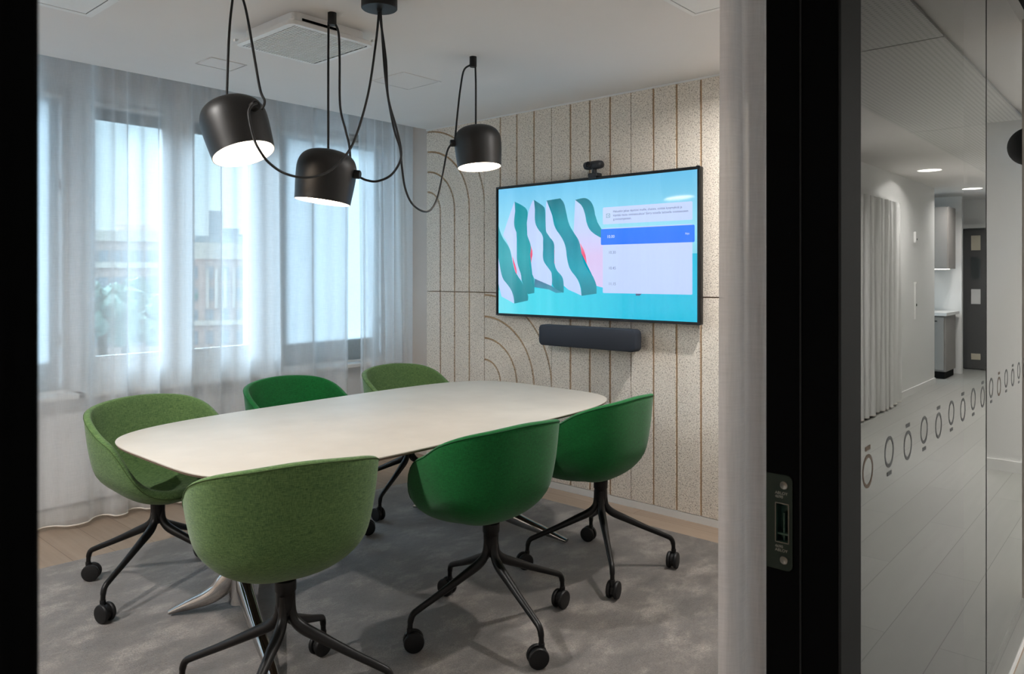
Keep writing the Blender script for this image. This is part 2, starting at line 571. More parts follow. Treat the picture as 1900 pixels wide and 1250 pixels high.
for x0_, x1_, lb in ((-2.25, 1.53, 'white roller blind added at the far left to glow behind the sheer curtain'), (2.90, 3.86, 'white roller blind added near the corner to glow behind the sheer curtain')):
    root = empty('added_blind', ((x0_ + x1_) / 2, 4.83, 2.44))
    w = (x1_ - x0_) / 2
    box('blind_sheet', (-w, 0, -1.70), (w, .0004, 0.0), 'blind_cloth', root)
    lathe('roller', [(0, -w), (.02, -w), (.02, w), (0, w)], 'white', root, 16, Matrix.Translation((0, 0, .012)) @ Matrix.Rotation(R(90), 4, 'Y'))
    box('bottom_bar', (-w, -.006, -1.705), (w, .006, -1.69), 'white', root)
    tag(root, lb, 'blind')

for i, (a, c) in enumerate(((1.70, 2.10), (2.31, 2.71))):
    root = empty('window_blind', ((a + c) / 2, 4.895, 2.36))
    w = (c - a) / 2
    bm = bmesh.new()
    for k_ in range(7): bm_box(bm, (-w, -0.008, 0.0 + k_ * 0.0085), (w, 0.008, 0.006 + k_ * 0.0085))
    from_bm('slats', bm, 'blind', root)
    box('headrail', (-w, -0.009, 0.06), (w, 0.009, 0.072), 'blind', root)
    tag(root, ['raised grey slatted blind across the top of the left window pane', 'raised grey slatted blind across the top of the right window pane'][i], 'blind', 'raised window blinds')

# the beige bench casing under the window and a low radiator box
box_r = box('radiator_cover', (1.35, 4.74, 0.10), (3.2, 4.799, 0.62), 'wall_white', None, 0.006)
tag(box_r, 'white radiator casing under the window sill behind the sheer curtain', 'radiator')
struct(box('baseboard_back', (-2.55, 4.775, 0.0), (4.2, 4.80, 0.08), 'white'), 'white skirting under the window wall')

# ------------------------------------------------------------------ curtains
def curtain_mesh(path, z0, z1, nz=14, sway=0.0, taper=0.0, seed=1, hem=None):
    """path: list of (x,y); rows drift slightly so folds are not ruler straight"""
    rnd = random.Random(seed)
    ph = [rnd.uniform(0, 6.28) for _ in range(6)]
    bm = bmesh.new()
    rows = []
    for j in range(nz + 1):
        t = j / nz
        z = z0 + (z1 - z0) * t
        row = []
        for i, (x, y) in enumerate(path):
            s_ = i / len(path)
            dx = sway * (1 - t) * math.sin(s_ * 31 + ph[0]) + sway * 0.5 * math.sin(t * 4.1 + s_ * 17 + ph[1])
            dy = sway * 0.8 * (1 - t) * math.sin(s_ * 23 + ph[2]) + sway * 0.6 * math.sin(t * 3.3 + s_ * 41 + ph[3])
            row.append(bm.verts.new((x + dx, y + dy, z)))
        rows.append(row)
    for A, B in zip(rows, rows[1:]):
        for i in range(len(path) - 1):
            bm.faces.new((A[i], A[i + 1], B[i + 1], B[i]))
    bottom = [v.co.copy() for v in rows[0]]
    return bm, bottom

def wave_path(x0, x1, y, amp, period, seed, step=0.008):
    rnd = random.Random(seed)
    folds = []
    x = x0
    while x < x1 + period:
        folds.append((x, rnd.uniform(0.45, 1.0)))
        x += period * rnd.uniform(0.7, 1.35)
    out = []
    n = int((x1 - x0) / step)
    for i in range(n + 1):
        x = x0 + (x1 - x0) * i / n
        for a, b in zip(folds, folds[1:]):
            if a[0] <= x < b[0]:
                f = (x - a[0]) / (b[0] - a[0])
                h = a[1] * (1 - f) + b[1] * f
                v = 0.5 - 0.5 * math.cos(2 * math.pi * f)
                out.append((x + 0.010 * math.sin(4 * math.pi * f), y - amp * h * (v ** 0.8)))
                break
    return out

def curtain(name, path, z0, z1, mat, label, cat, group=None, seed=1, sway=0.012, hem=0.02):
    bm, bottom = curtain_mesh(path, z0, z1, 16, sway, seed=seed)
    o = from_bm(name, bm, mat, None, smooth=True)
    tag(o, label, cat, group)
    h = tube('hem', [b_ + Vector((0, 0, 0.004)) for b_ in bottom[::2]], 0.0045, 'hem', o, 6, 0)
    box('curtain_track', (path[0][0], sum(p[1] for p in path) / len(path) - 0.012, z1), (path[-1][0], sum(p[1] for p in path) / len(path) + 0.012, z1 + 0.02), 'white', o)
    return o

curtain('sheer_curtain', wave_path(-2.4, 3.43, 4.65, 0.11, 0.215, 3), 0.02, 2.73, 'sheer',
        'wide white sheer curtain hanging in front of the window', 'curtain', seed=5)
curtain('sheer_curtain', wave_path(3.445, 3.93, 4.585, 0.06, 0.17, 9), 0.02, 2.73, 'sheer',
        'narrow white sheer curtain panel in the corner beside the wood wool wall', 'curtain', seed=8)

# ------------------------------------------------------------------ wood wool boards
GROOVE_Y = [4.3275 - 0.1545 * i for i in range(30)]
TILE = 0.618
def board(col, row, arcs):
    """one tile of the wall: strips cut by routed grooves; arcs=quarter circle tops centred on the left edge"""
    y1 = 4.3275 - TILE * col          # left edge (far)
    y0 = y1 - TILE
    zb, zt = ((0.045, 1.289), (1.293, 2.537))[row]
    root = empty('acoustic_board', (XP, (y0 + y1) / 2, zb))
    yc, zc = (y0 + y1) / 2, zb
    box('backing', (0.010, y0 - yc + 0.001, 0.0), (0.046, y1 - yc - 0.001, zt - zb), 'groove', root)
    fn = lambda u, v, d: (d, u - yc, v - zb)
    g = 0.0072
    e = 0.0015
    bm = bmesh.new()
    w = TILE / 4
    mid = zb + (zt - zb) * 0.49
    def strip(PA, PB):
        V = [[(bm.verts.new(fn(*p, 0.0)), bm.verts.new(fn(*p, 0.02))) for p in P_] for P_ in (PA, PB)]
        n = len(PA)
        for i in range(n - 1):
            (a0, a1), (b0, b1) = V[0][i], V[0][i + 1]
            (c0, c1), (d0, d1) = V[1][i], V[1][i + 1]
            bm.faces.new((a0, b0, d0, c0)); bm.faces.new((a1, c1, d1, b1))
            bm.faces.new((a0, a1, b1, b0)); bm.faces.new((c0, d0, d1, c1))
        for i in (0, n - 1):
            bm.faces.new((V[0][i][0], V[1][i][0], V[1][i][1], V[0][i][1]))
    top = zt - e
    def arc(r, n=22):
        out = []
        for i in range(n + 1):
            t = R(90 * i / n)
            out.append((min(y1 - r * math.cos(t), y1 - e), min(mid + r * math.sin(t), top)))
        return out
    for k_ in range(4):
        a, b = y1 - w * k_, y1 - w * (k_ + 1)      # a left, b right
        ga = g if k_ > 0 else e
        gb = g if k_ < 3 else e + 0.003
        if not arcs:
            strip([(a - ga, zb + e), (a - ga, top)], [(b + gb, zb + e), (b + gb, top)])
        else:
            ri, ro = (w * k_ + g if k_ else e), w * (k_ + 1) - (g if k_ < 3 else 0.006)
            strip([(y1 - ri, zb + e)] + arc(ri), [(y1 - ro, zb + e)] + arc(ro))
    if arcs:
        ro = w * 4 + 0.006
        P_ = [p for p in arc(ro, 40) if p[0] >= y0 + e and p[1] < top - 0.001]
        if len(P_) > 2: strip([(p[0], p[1]) for p in P_], [(p[0], top) for p in P_])
    bmesh.ops.triangulate(bm, faces=[f for f in bm.faces if len(f.verts) > 4])
    from_bm('wood_wool_face', bm, 'woodwool', root)
    return root
rows_l = {0: 'lower row', 1: 'upper row'}
cols_l = ['beside the sheer curtain', 'at the left edge of the screen', 'at the left half of the screen', 'at the right half of the screen', 'beside the grey curtain', 'behind the grey curtain']
for c_i in range(6):
    for r_i in range(2):
        arcs = (c_i == 0 and r_i == 1) or (c_i == 1 and r_i == 0)
        tag(board(c_i, r_i, arcs), 'wood wool board with %s grooves, %s, %s' % ('arched' if arcs else 'straight', rows_l[r_i], cols_l[c_i]),
            'wall panel', 'wood wool boards on the screen wall')
struct(box('trim_1', (XP - 0.004, 0.60, 2.530), (XW, 4.33, 2.54), 'white'), 'thin white edge strip between boards and ceiling')

# ------------------------------------------------------------------ wall screen
XT = 3.823
def make_tv():
    root = empty('wall_screen', (XT, 2.752, 1.134))
    yc, zb = 2.752, 1.134
    def fn(y, z, d): return (d, y - yc, z - zb)
    bm = bmesh.new()
    Y0, Y1, Z0, Z1 = 1.977, 3.529, 1.136, 2.027
    bm_prism(bm, rrect(Y0, Z0, Y1, Z1, 0.006, 3), fn, 0.002, 0.034)
    bm_prism(bm, rrect(Y0 + 0.18, Z0 + 0.12, Y1 - 0.18, Z1 - 0.12, 0.02, 3), fn, 0.034, 0.066)
    from_bm('housing', bm, 'tv_black', root)
    bm = bmesh.new()
    t_ = 0.0115
    for lo, hi in (((-0.004, Y0 - yc, 0.002), (0.01, Y1 - yc, 0.0155)), ((-0.004, Y0 - yc, Z1 - zb - 0.0145), (0.01, Y1 - yc, Z1 - zb)),
                   ((-0.004, Y0 - yc, 0.0155), (0.01, Y0 - yc + t_, Z1 - zb - 0.0145)), ((-0.004, Y1 - yc - t_, 0.0155), (0.01, Y1 - yc, Z1 - zb - 0.0145))):
        bm_box(bm, lo, hi, 0.0015, 1)
    from_bm('bezel', bm, 'tv_black', root)
    YS, ZS, WS, HS = 3.508, 1.152, 1.512, 0.858
    def uvp(u, v): return (YS - WS * u, ZS + HS * v)
    def flat(name, pts, mat, layer, parent):
        bm = bmesh.new()
        d = 0.0016 - 0.00035 * layer
        cl = [(min(max(u, 0.0), 1.0), min(max(v, 0.0), 1.0)) for u, v in pts]
        out = []
        for p in cl:
            if not out or (abs(p[0] - out[-1][0]) + abs(p[1] - out[-1][1])) > 1e-4: out.append(p)
        vs = [bm.verts.new(fn(*uvp(u, v), d)) for u, v in out]
        f = bm.faces.new(vs)
        bmesh.ops.triangulate(bm, faces=[f])
        for f in bm.faces:
            f.normal_update()
            if f.normal.x > 0: f.normal_flip()
        me = bpy.data.meshes.new(name)
        bm.to_mesh(me); bm.free()
        return link(name, me, mat, parent)
    H_ = HS
    zz = lambda v: (ZS - zb) + v * H_
    S = {}
    S['bg'] = screen('screen_sky', [(0, srgb(88, 196, 220)), (0.55, srgb(150, 222, 242)), (1, srgb(110, 196, 238))], 'Z', zz(0.2), zz(1.0))
    S['fl'] = screen('screen_floor', [(0, srgb(0, 186, 222)), (0.6, srgb(60, 212, 232)), (1, srgb(120, 226, 240))], 'Y', -0.35, 0.9)
    S['teal'] = screen('screen_teal', [(0, srgb(0, 112, 128)), (0.3, srgb(0, 156, 178)), (0.55, srgb(0, 136, 158)), (0.75, srgb(0, 148, 166)), (1, srgb(0, 104, 120))], 'Z', zz(0.1), zz(0.9))
    S['tealg'] = screen('screen_teal_grey', [(0, srgb(30, 132, 146)), (0.5, srgb(50, 166, 178)), (1, srgb(6, 146, 160))], 'Z', zz(0.1), zz(0.8))
    S['white'] = screen('screen_lilac', [(0, srgb(186, 206, 250)), (0.5, srgb(196, 216, 255)), (1, srgb(190, 206, 248))], 'Z', zz(0.1), zz(0.9))
    S['white5'] = screen('screen_lilac_pink', [(0, srgb(216, 198, 240)), (0.35, srgb(218, 196, 238)), (0.6, srgb(200, 208, 250)), (1, srgb(190, 214, 250))], 'Z', zz(0.2), zz(0.9))
    S['pink'] = screen('screen_pink', [(0, srgb(255, 110, 150)), (0.5, srgb(236, 70, 110)), (1, srgb(250, 150, 180))], 'Z', zz(0.3), zz(0.6))
    S['shadow'] = screen('screen_shadow', [(0, srgb(50, 150, 175)), (1, srgb(64, 104, 140))], 'Z', zz(0.17), zz(0.28))
    S['card'] = screen('screen_card', [(0, srgb(190, 208, 252)), (1, srgb(200, 216, 255))], 'Z', zz(0.1), zz(0.9))
    S['blue'] = screen('screen_blue', [(0, srgb(26, 112, 246)), (1, srgb(34, 120, 250))], 'Z', zz(0.5), zz(0.66))
    S['ink'] = screen('screen_ink', [(0, srgb(70, 84, 120)), (1, srgb(80, 92, 128))], 'Z', zz(0), zz(1))
    S['inkl'] = screen('screen_ink_pale', [(0, srgb(110, 124, 160)), (1, srgb(110, 124, 160))], 'Z', zz(0), zz(1))
    S['inkw'] = screen('screen_ink_white', [(0, srgb(220, 232, 255)), (1, srgb(220, 232, 255))], 'Z', zz(0), zz(1))
    S['green'] = screen('screen_icon', [(0, srgb(40, 130, 120)), (1, srgb(40, 130, 120))], 'Z', zz(0), zz(1))
    disp = flat('display', [(0, 0), (1, 0), (1, 1), (0, 1)], S['bg'], 0, root)
    W1 = [(-.0073,.4831),(.0046,.4168),(.0119,.3504),(.0265,.2759),(.0517,.2386),(.0802,.1874),(.0942,.1281),(.0962,.0815),(-.0073,.1525)]
    T1 = [(-.0073,.7846),(.0013,.6892),(.0265,.603),(.059,.546),(.0763,.4889),(.0869,.3958),(.1081,.3038),(.1426,.2491),(.1664,.1944),(.1804,.1397),(.1771,.1083),(.0975,.0815),(.0942,.1281),(.0802,.1874),(.0517,.2386),(.0265,.2759),(.0119,.3504),(.0046,.4168),(-.0073,.4924)]
    W2 = [(.0975,.8906),(.1048,.8393),(.0942,.7474),(.1008,.6822),(.1187,.617),(.1187,.5518),(.1081,.4517),(.1187,.3772),(.1359,.3225),(.1399,.2619),(.1081,.3085),(.0869,.4144),(.0729,.5076),(.059,.5646),(.0298,.6217),(.0298,.6403),(.0729,.8056)]
    T2 = [(.0988,.8906),(.1426,.858),(.1698,.8277),(.1784,.7858),(.1664,.6775),(.1737,.6135),(.1936,.5483),(.1956,.5029),(.1837,.4307),(.1903,.3399),(.2109,.2945),(.2162,.2491),(.2142,.1688),(.1771,.1583),(.1631,.1944),(.1399,.2619),(.1379,.3132),(.1187,.3772),(.1094,.4517),(.1187,.5518),(.1207,.617),(.0975,.6822),(.0942,.7381),(.1048,.8393)]
    W3 = [(.2076,.8917),(.2208,.8545),(.2162,.7288),(.2341,.6636),(.2606,.617),(.2672,.5541),(.2606,.447),(.2765,.3935),(.309,.3399),(.3156,.2864),(.311,.2247),(.2175,.2771),(.2076,.2945),(.1903,.3399),(.1837,.4307),(.1956,.5215),(.1737,.6135),(.1684,.6775),(.1784,.7951),(.1969,.8661)]
    T3 = [(.2122,.8917),(.2639,.8405),(.2779,.8126),(.2765,.6519),(.2931,.6065),(.3223,.5646),(.3282,.5157),(.321,.4272),(.3349,.3481),(.3667,.3038),(.3773,.2608),(.3773,.1769),(.3667,.1746),(.3123,.2224),(.3156,.2864),(.309,.3399),(.2765,.3888),(.2606,.4377),(.2672,.5541),(.2626,.617),(.2341,.6636),(.2162,.7194),(.2188,.8359)]
    W4 = [(.2845,.8766),(.309,.8184),(.3156,.7462),(.3282,.6659),(.3667,.5925),(.3886,.5227),(.3946,.4261),(.4098,.3481),(.4469,.2875),(.4649,.227),(.4708,.1572),(.3786,.213),(.376,.2689),(.3667,.3038),(.3349,.3481),(.3249,.4272),(.3282,.5157),(.2931,.6065),(.2765,.6612),(.2798,.8475)]
    T4 = [(.2845,.8778),(.3588,.8859),(.3786,.8545),(.3899,.7835),(.4038,.6868),(.4344,.6147),(.4589,.5623),(.4682,.4924),(.4768,.4237),(.5007,.3469),(.5305,.2957),(.5471,.2375),(.5471,.1735),(.4708,.1548),(.4682,.227),(.4469,.2875),(.4098,.3481),(.3946,.4261),(.3886,.5227),(.3667,.5925),(.3282,.6659),(.317,.7462),(.309,.8184)]
    W5 = [(.4377,.865),(.4708,.8265),(.4861,.7742),(.4947,.6962),(.5186,.6263),(.5683,.5774),(.5829,.5763),(.5829,.2165),(.5477,.2282),(.5471,.2456),(.5305,.2957),(.5007,.3469),(.4768,.4237),(.4649,.5192),(.4344,.6147),(.4297,.624)]
    T5 = [(.4377,.865),(.4887,.8778),(.5186,.8475),(.5351,.7951),(.5418,.7183),(.5683,.6449),(.5796,.6228),(.5796,.5681),(.5305,.6088),(.5007,.6624),(.4887,.7648),(.4708,.8265)]
    RR = [[(.4635,.5448),(.4887,.475),(.4987,.39),(.4947,.3597),(.4741,.4331)], [(.1943,.5355),(.2062,.4843),(.1956,.4121),(.193,.3399),(.1824,.4307)],
          [(.3269,.5297),(.3389,.4808),(.3369,.3923),(.3422,.3388),(.3196,.4284)], [(.0836,.461),(.1008,.3958),(.1114,.3492),(.1114,.2992),(.0928,.3772)]]
    SH = [(.2175,.2782),(.311,.2247),(.3667,.1746),(.3349,.1723),(.2964,.1979),(.2142,.213)]
    def smooth_poly(p, keep=0.055):
        # chaikin on gentle corners only
        out = []
        n = len(p)
        for i in range(n):
            a, b, c = Vector(p[i - 1]), Vector(p[i]), Vector(p[(i + 1) % n])
            u, w = (b - a), (c - b)
            if u.length > 1e-5 and w.length > 1e-5 and u.angle(w) < R(62):
                out.append(tuple(b.lerp(a, 0.25))); out.append(tuple(b.lerp(c, 0.25)))
            else: out.append(tuple(b))
        return out
    flat('picture_floor', [(0, 0), (1, 0), (1, .4505), (.98, .4505), (.98, .23), (.5769, .2247), (.3727, .2091), (.1426, .1965), (0, .1825)], S['fl'], 1, disp)
    flat('picture_shape', W2, S['white'], 2, disp)
    flat('picture_shape', W5, S['white5'], 2, disp)
    flat('picture_shape', smooth_poly(W3), S['white'], 2.5, disp)
    for p in RR: flat('picture_shape', smooth_poly(p), S['pink'], 3, disp)
    flat('picture_shape', SH, S['shadow'], 3, disp)
    flat('picture_shape', smooth_poly(W4), S['white'], 3.5, disp)
    for p, m_ in ((T2, 'tealg'), (T3, 'teal'), (T4, 'teal'), (T5, 'teal')):
        flat('picture_shape', smooth_poly(smooth_poly(p)), S[m_], 4, disp)
    flat('picture_shape', smooth_poly(W1), S['white'], 4.4, disp)
    flat('picture_shape', smooth_poly(smooth_poly(T1)), S['tealg'], 4.6, disp)
    flat('picture_shape', [(.735, .188), (.768, .188), (.752, .165), (.735, .165)], S['ink'], 4.2, disp)
    def card(u0, v0, u1, v1, m_, l_, nm='message_card'):
        pts = [(u / 1.76, v) for u, v in rrect(u0 * 1.76, v0, u1 * 1.76, v1, 0.008, 3)]
        return flat(nm, pts, S[m_], l_, disp)
    card(.5785, .672, .9812, .7935, 'card', 5.0)
    card(.5785, .179, .9808, .645, 'card', 5.0, 'schedule_card')
    card(.569, .5245, .990, .6385, 'blue', 5.4, 'current_slot_bar')
    bm = bmesh.new()
    for v in (.411, .298): 
        bm_prism(bm, [uvp(.59, v), uvp(.97, v), uvp(.97, v + .0012), uvp(.59, v + .0012)], fn, -0.0004, -0.0003)
    from_bm('divider_line', bm, S['white'], disp)
    # icon
    bm = bmesh.new()
    u0, v0, u1, v1 = .5955, .7194, .6134, .7462
    th_u, th_v = .0016, .0026
    for a in ((u0, v0, u1, v0 + th_v), (u0, v1 - th_v, u1, v1), (u0, v0, u0 + th_u, v1), (u1 - th_u, v0, u1, v1), (.6030, .7290, .6062, .7350)):
        bm_prism(bm, [uvp(a[0], a[1]), uvp(a[2], a[1]), uvp(a[2], a[3]), uvp(a[0], a[3])], fn, -0.0006, -0.0003)
    from_bm('message_icon', bm, S['green'], disp)
    def txt(body, u, v, width, m_, size=None, off=0.0):
        y, z = uvp(u, v)
        mt = Matrix(((0, 0, -1, 0), (-1, 0, 0, 0), (0, 1, 0, 0), (0, 0, 0, 1)))
        o = text_mesh('screen_text', body, 1.0, Matrix(), S[m_], disp, 0.0)
        xs = [v_.co.x for v_ in o.data.vertices]
        k_ = width * WS / (max(xs) - min(xs)) if size is None else size
        x0 = min(xs)
        for v_ in o.data.vertices:
            c = v_.co
            v_.co = Vector((-0.0007 + off, (y - yc) - (c.x - x0) * k_, (z - zb) + c.y * k_))
        return o
    txt('Haluatko jakaa näyttösi muille, chatata, esittää kysymyksiä ja', .6293, .7532, .309, 'ink')
    txt('käyttää muita ominaisuuksia? Siirry toisella laitteella osoitteeseen', .6293, .7253, .334, 'ink')
    txt('g.co/companion.', .6293, .6985, .086, 'ink')
    txt('10.00', .6015, .5728, .034, 'inkw')
    txt('Nyt', .9520, .5760, .017, 'inkw')
    txt('10.30', .6094, .4598, .032, 'inkl')
    txt('10.45', .6094, .3481, .032, 'inkl')
    txt('11.15', .6094, .2363, .032, 'inkl')
    box('corner_tab', (-0.006, 1.981 - yc, 2.010 - zb), (0.008, 2.000 - yc, 2.031 - zb), 'tv_black', root, 0.003, 2)
    return root
tag(make_tv(), 'large black-framed wall screen showing teal wavy shapes and a schedule', 'screen')

def make_speaker():
    root = empty('speaker_bar', (3.893, 2.737, 0.96))
    bm = bmesh.new()
    fn = lambda y, z, d: (d, y, z)
    o_ = rrect(-0.370, 0.0, 0.370, 0.134, 0.030, 6)
    i_ = rrect(-0.364, 0.006, 0.364, 0.128, 0.026, 6)
    n = len(o_)
    rings = []
    for pts, d in ((i_, -0.120), (o_, -0.114), (o_, -0.058), (rrect(-0.355, 0.012, 0.355, 0.122, 0.026, 6), -0.045)):
        rings.append([bm.verts.new(fn(y, z, d)) for y, z in pts])
    bm.faces.new(rings[0]); bm.faces.new(rings[-1])
    for A, B in zip(rings, rings[1:]):
        for i in range(n): bm.faces.new((A[i], A[(i + 1) % n], B[(i + 1) % n], B[i]))
    from_bm('fabric_body', bm, 'speaker', root, smooth=True, sharp=50)
    box('wall_bracket', (-0.046, -0.33, 0.035), (0.0, 0.33, 0.10), 'webcam', root, 0.004)
    return root
tag(make_speaker(), 'long charcoal fabric conference speaker bar mounted below the wall screen', 'speaker')

def make_webcam():
    root = empty('webcam', (3.833, 2.706, 2.029))
    bm = bmesh.new()
    # pill body along y, slightly raised
    prof = [(-0.068, 0.0), (-0.066, 0.012), (-0.060, 0.023), (-0.04, 0.0265), (0.04, 0.0265), (0.060, 0.023), (0.066, 0.012), (0.068, 0.0)]
    mt = Matrix.Translation((-0.005, 0, 0.073)) @ Matrix.Rotation(R(-90), 4, 'X')
    bm_lathe(bm, [(r, z) for z, r in prof], 20, mt)
    for v in bm.verts: v.co.x = -0.005 + (v.co.x + 0.005) * 1.25
    from_bm('camera_body', bm, 'webcam', root, smooth=True)
    mt = Matrix.Translation((-0.034, 0.018, 0.073)) @ Matrix.Rotation(R(-90), 4, 'Y')
    lathe('lens_ring', [(0.021, -0.012), (0.021, 0.008), (0.017, 0.010), (0.015, 0.004), (0, 0.004)], 'webcam', root, 24, mt)
    lathe('lens', [(0.014, 0.0045), (0.01, 0.0075), (0.0, 0.009)], 'lens', root, 20, mt)
    lathe('neck', [(0, 0.02), (0.016, 0.02), (0.015, 0.040), (0.019, 0.052), (0, 0.052)], 'webcam', root, 18)
    bm = bmesh.new()
    bm_box(bm, (-0.022, -0.035, 0.001), (0.038, 0.035, 0.024), 0.007, 3)
    bm_box(bm, (-0.024, -0.028, -0.012), (-0.016, 0.028, 0.012), 0.003, 2)
    from_bm('clip_base', bm, 'webcam', root)
    return root
tag(make_webcam(), 'dark grey webcam clipped on the top edge of the wall screen', 'webcam')

# ------------------------------------------------------------------ rug
bm = bmesh.new()
rug = [(0.15, 0.90), (3.655, 0.86), (3.645, 3.86), (0.15, 4.15)]
A = [bm.verts.new((x, y, 0.0)) for x, y in rug]
B = [bm.verts.new((x, y, 0.012)) for x, y in rug]
bm.faces.new(A); bm.faces.new(B)
for i in range(4): bm.faces.new((A[i], A[(i + 1) % 4], B[(i + 1) % 4], B[i]))
bmesh.ops.recalc_face_normals(bm, faces=bm.faces)
bmesh.ops.bevel(bm, geom=[e_ for e_ in bm.edges if all(v.co.z > 0.01 for v in e_.verts)], offset=0.005, segments=2, affect='EDGES')
tag(from_bm('rug', bm, 'rug'), 'large mottled grey-beige rug covering the floor under the table', 'rug')

# ------------------------------------------------------------------ table
TZ = 0.75
FL = 0.012
def make_table():
    cx, cy = 2.322, 2.795
    root = empty('meeting_table', (cx, cy, FL))
    a_, b_, ex = 1.165, 0.632, 4.6
    N = 160
    def ring(inset, z):
        out = []
        for i in range(N):
            t = 2 * math.pi * i / N
            c, s_ = math.cos(t), math.sin(t)
            x = math.copysign(abs(c) ** (2 / ex), c) * (a_ - inset)
            y = math.copysign(abs(s_) ** (2 / ex), s_) * (b_ - inset)
            y *= 1 - 0.03 * (x / a_) ** 2 
            out.append(Vector((x, y, z - FL)))
        return out
    def slab(name, rings, mat):
        bm = bmesh.new()
        rs = [[bm.verts.new(p) for p in ring(i, z)] for i, z in rings]
        bm.faces.new(rs[0]); bm.faces.new(rs[-1])
        for A, B in zip(rs, rs[1:]):
            for i in range(N): bm.faces.new((A[i], A[(i + 1) % N], B[(i + 1) % N], B[i]))
        return from_bm(name, bm, mat, root, smooth=True, sharp=35)
    slab('tabletop', [(0.003, TZ), (0.0008, TZ - 0.0008), (0.0, TZ - 0.003), (0.0005, TZ - 0.005)], 'table')
    slab('edge_band', [(0.0008, TZ - 0.005), (0.004, TZ - 0.013), (0.05, TZ - 0.026)], 'table_edge')
    def pedestal(sx):
        bx, by = sx * 0.728, 0.13
        bx0 = bx
        col = empty
        # fluted column flowing out into low blade legs
        legs = [((1.372 - cx), (3.105 - cy)), ((1.372 - cx), (2.285 - cy)), ((1.95 - cx), (3.32 - cy))]
        if sx > 0: legs = [((3.118 - cx), (2.375 - cy)), ((3.40 - cx), (3.25 - cy)), ((2.98 - cx), (3.42 - cy))]
        bm = bmesh.new()
        prof = [(0.052, 0.04), (0.047, 0.12), (0.044, 0.25), (0.042, 0.45), (0.045, 0.62), (0.07, 0.69), (0.11, 0.712)]
        bm_lathe(bm, [(0, 0.04)] + prof + [(0, 0.712)], 24, Matrix.Translation((bx, by, 0)))
        c = from_bm('column', bm, 'chrome', root, smooth=True, sharp=50)
        for lx, ly in legs:
            d = Vector((lx - bx, ly - by, 0))
            L_ = d.length
            u = d.normalized()
            side = Vector((-u.y, u.x, 0))
            bm = bmesh.new()
            # stations: distance, centre height, half width, half height
            st = [(0.010, 0.42, 0.024, 0.020), (0.016, 0.28, 0.028, 0.026), (0.032, 0.18, 0.030, 0.032), (0.068, 0.120, 0.032, 0.042), (max(0.1, L_ * 0.3), 0.086, 0.030, 0.037),
                  (L_ * 0.52, 0.060, 0.027, 0.030), (L_ * 0.75, 0.039, 0.023, 0.021), (L_, 0.014, 0.016, 0.009)]
            st = [tuple(p) + (q.x,) for p, q in zip(catmull([(a, b, c) for a, b, c, d_ in st], 4), catmull([(d_, 0, 0) for a, b, c, d_ in st], 4))]
            rs = []
            for k_, (ds, z, hw, hh) in enumerate(st):
                p = Vector((bx, by, 0)) + u * ds + Vector((0, 0, z))
                nx = st[min(k_ + 1, len(st) - 1)]; pv = st[max(k_ - 1, 0)]
                tg = (u * (nx[0] - pv[0]) + Vector((0, 0, nx[1] - pv[1]))).normalized()
                nn = tg.cross(side).normalized()
                ring_ = []
                for q in range(12):
                    a = 2 * math.pi * q / 12
                    ca, sa = math.cos(a), math.sin(a)
                    ring_.append(bm.verts.new(p + side * hw * math.copysign(abs(ca) ** 0.75, ca) + nn * hh * math.copysign(abs(sa) ** 0.8, sa)))
                rs.append(ring_)
            bm.faces.new(rs[0]); bm.faces.new(rs[-1])
            for A, B in zip(rs, rs[1:]):
                for q in range(12): bm.faces.new((A[q], A[(q + 1) % 12], B[(q + 1) % 12], B[q]))
            o = from_bm('foot', bm, 'chrome', root, smooth=True, sharp=60)
            for v in o.data.vertices:
                if v.co.z < 0.0005: v.co.z = 0.0005
    pedestal(-1); pedestal(1)
    return root
tag(make_table(), 'long cream meeting table with rounded corners on polished metal feet', 'table')

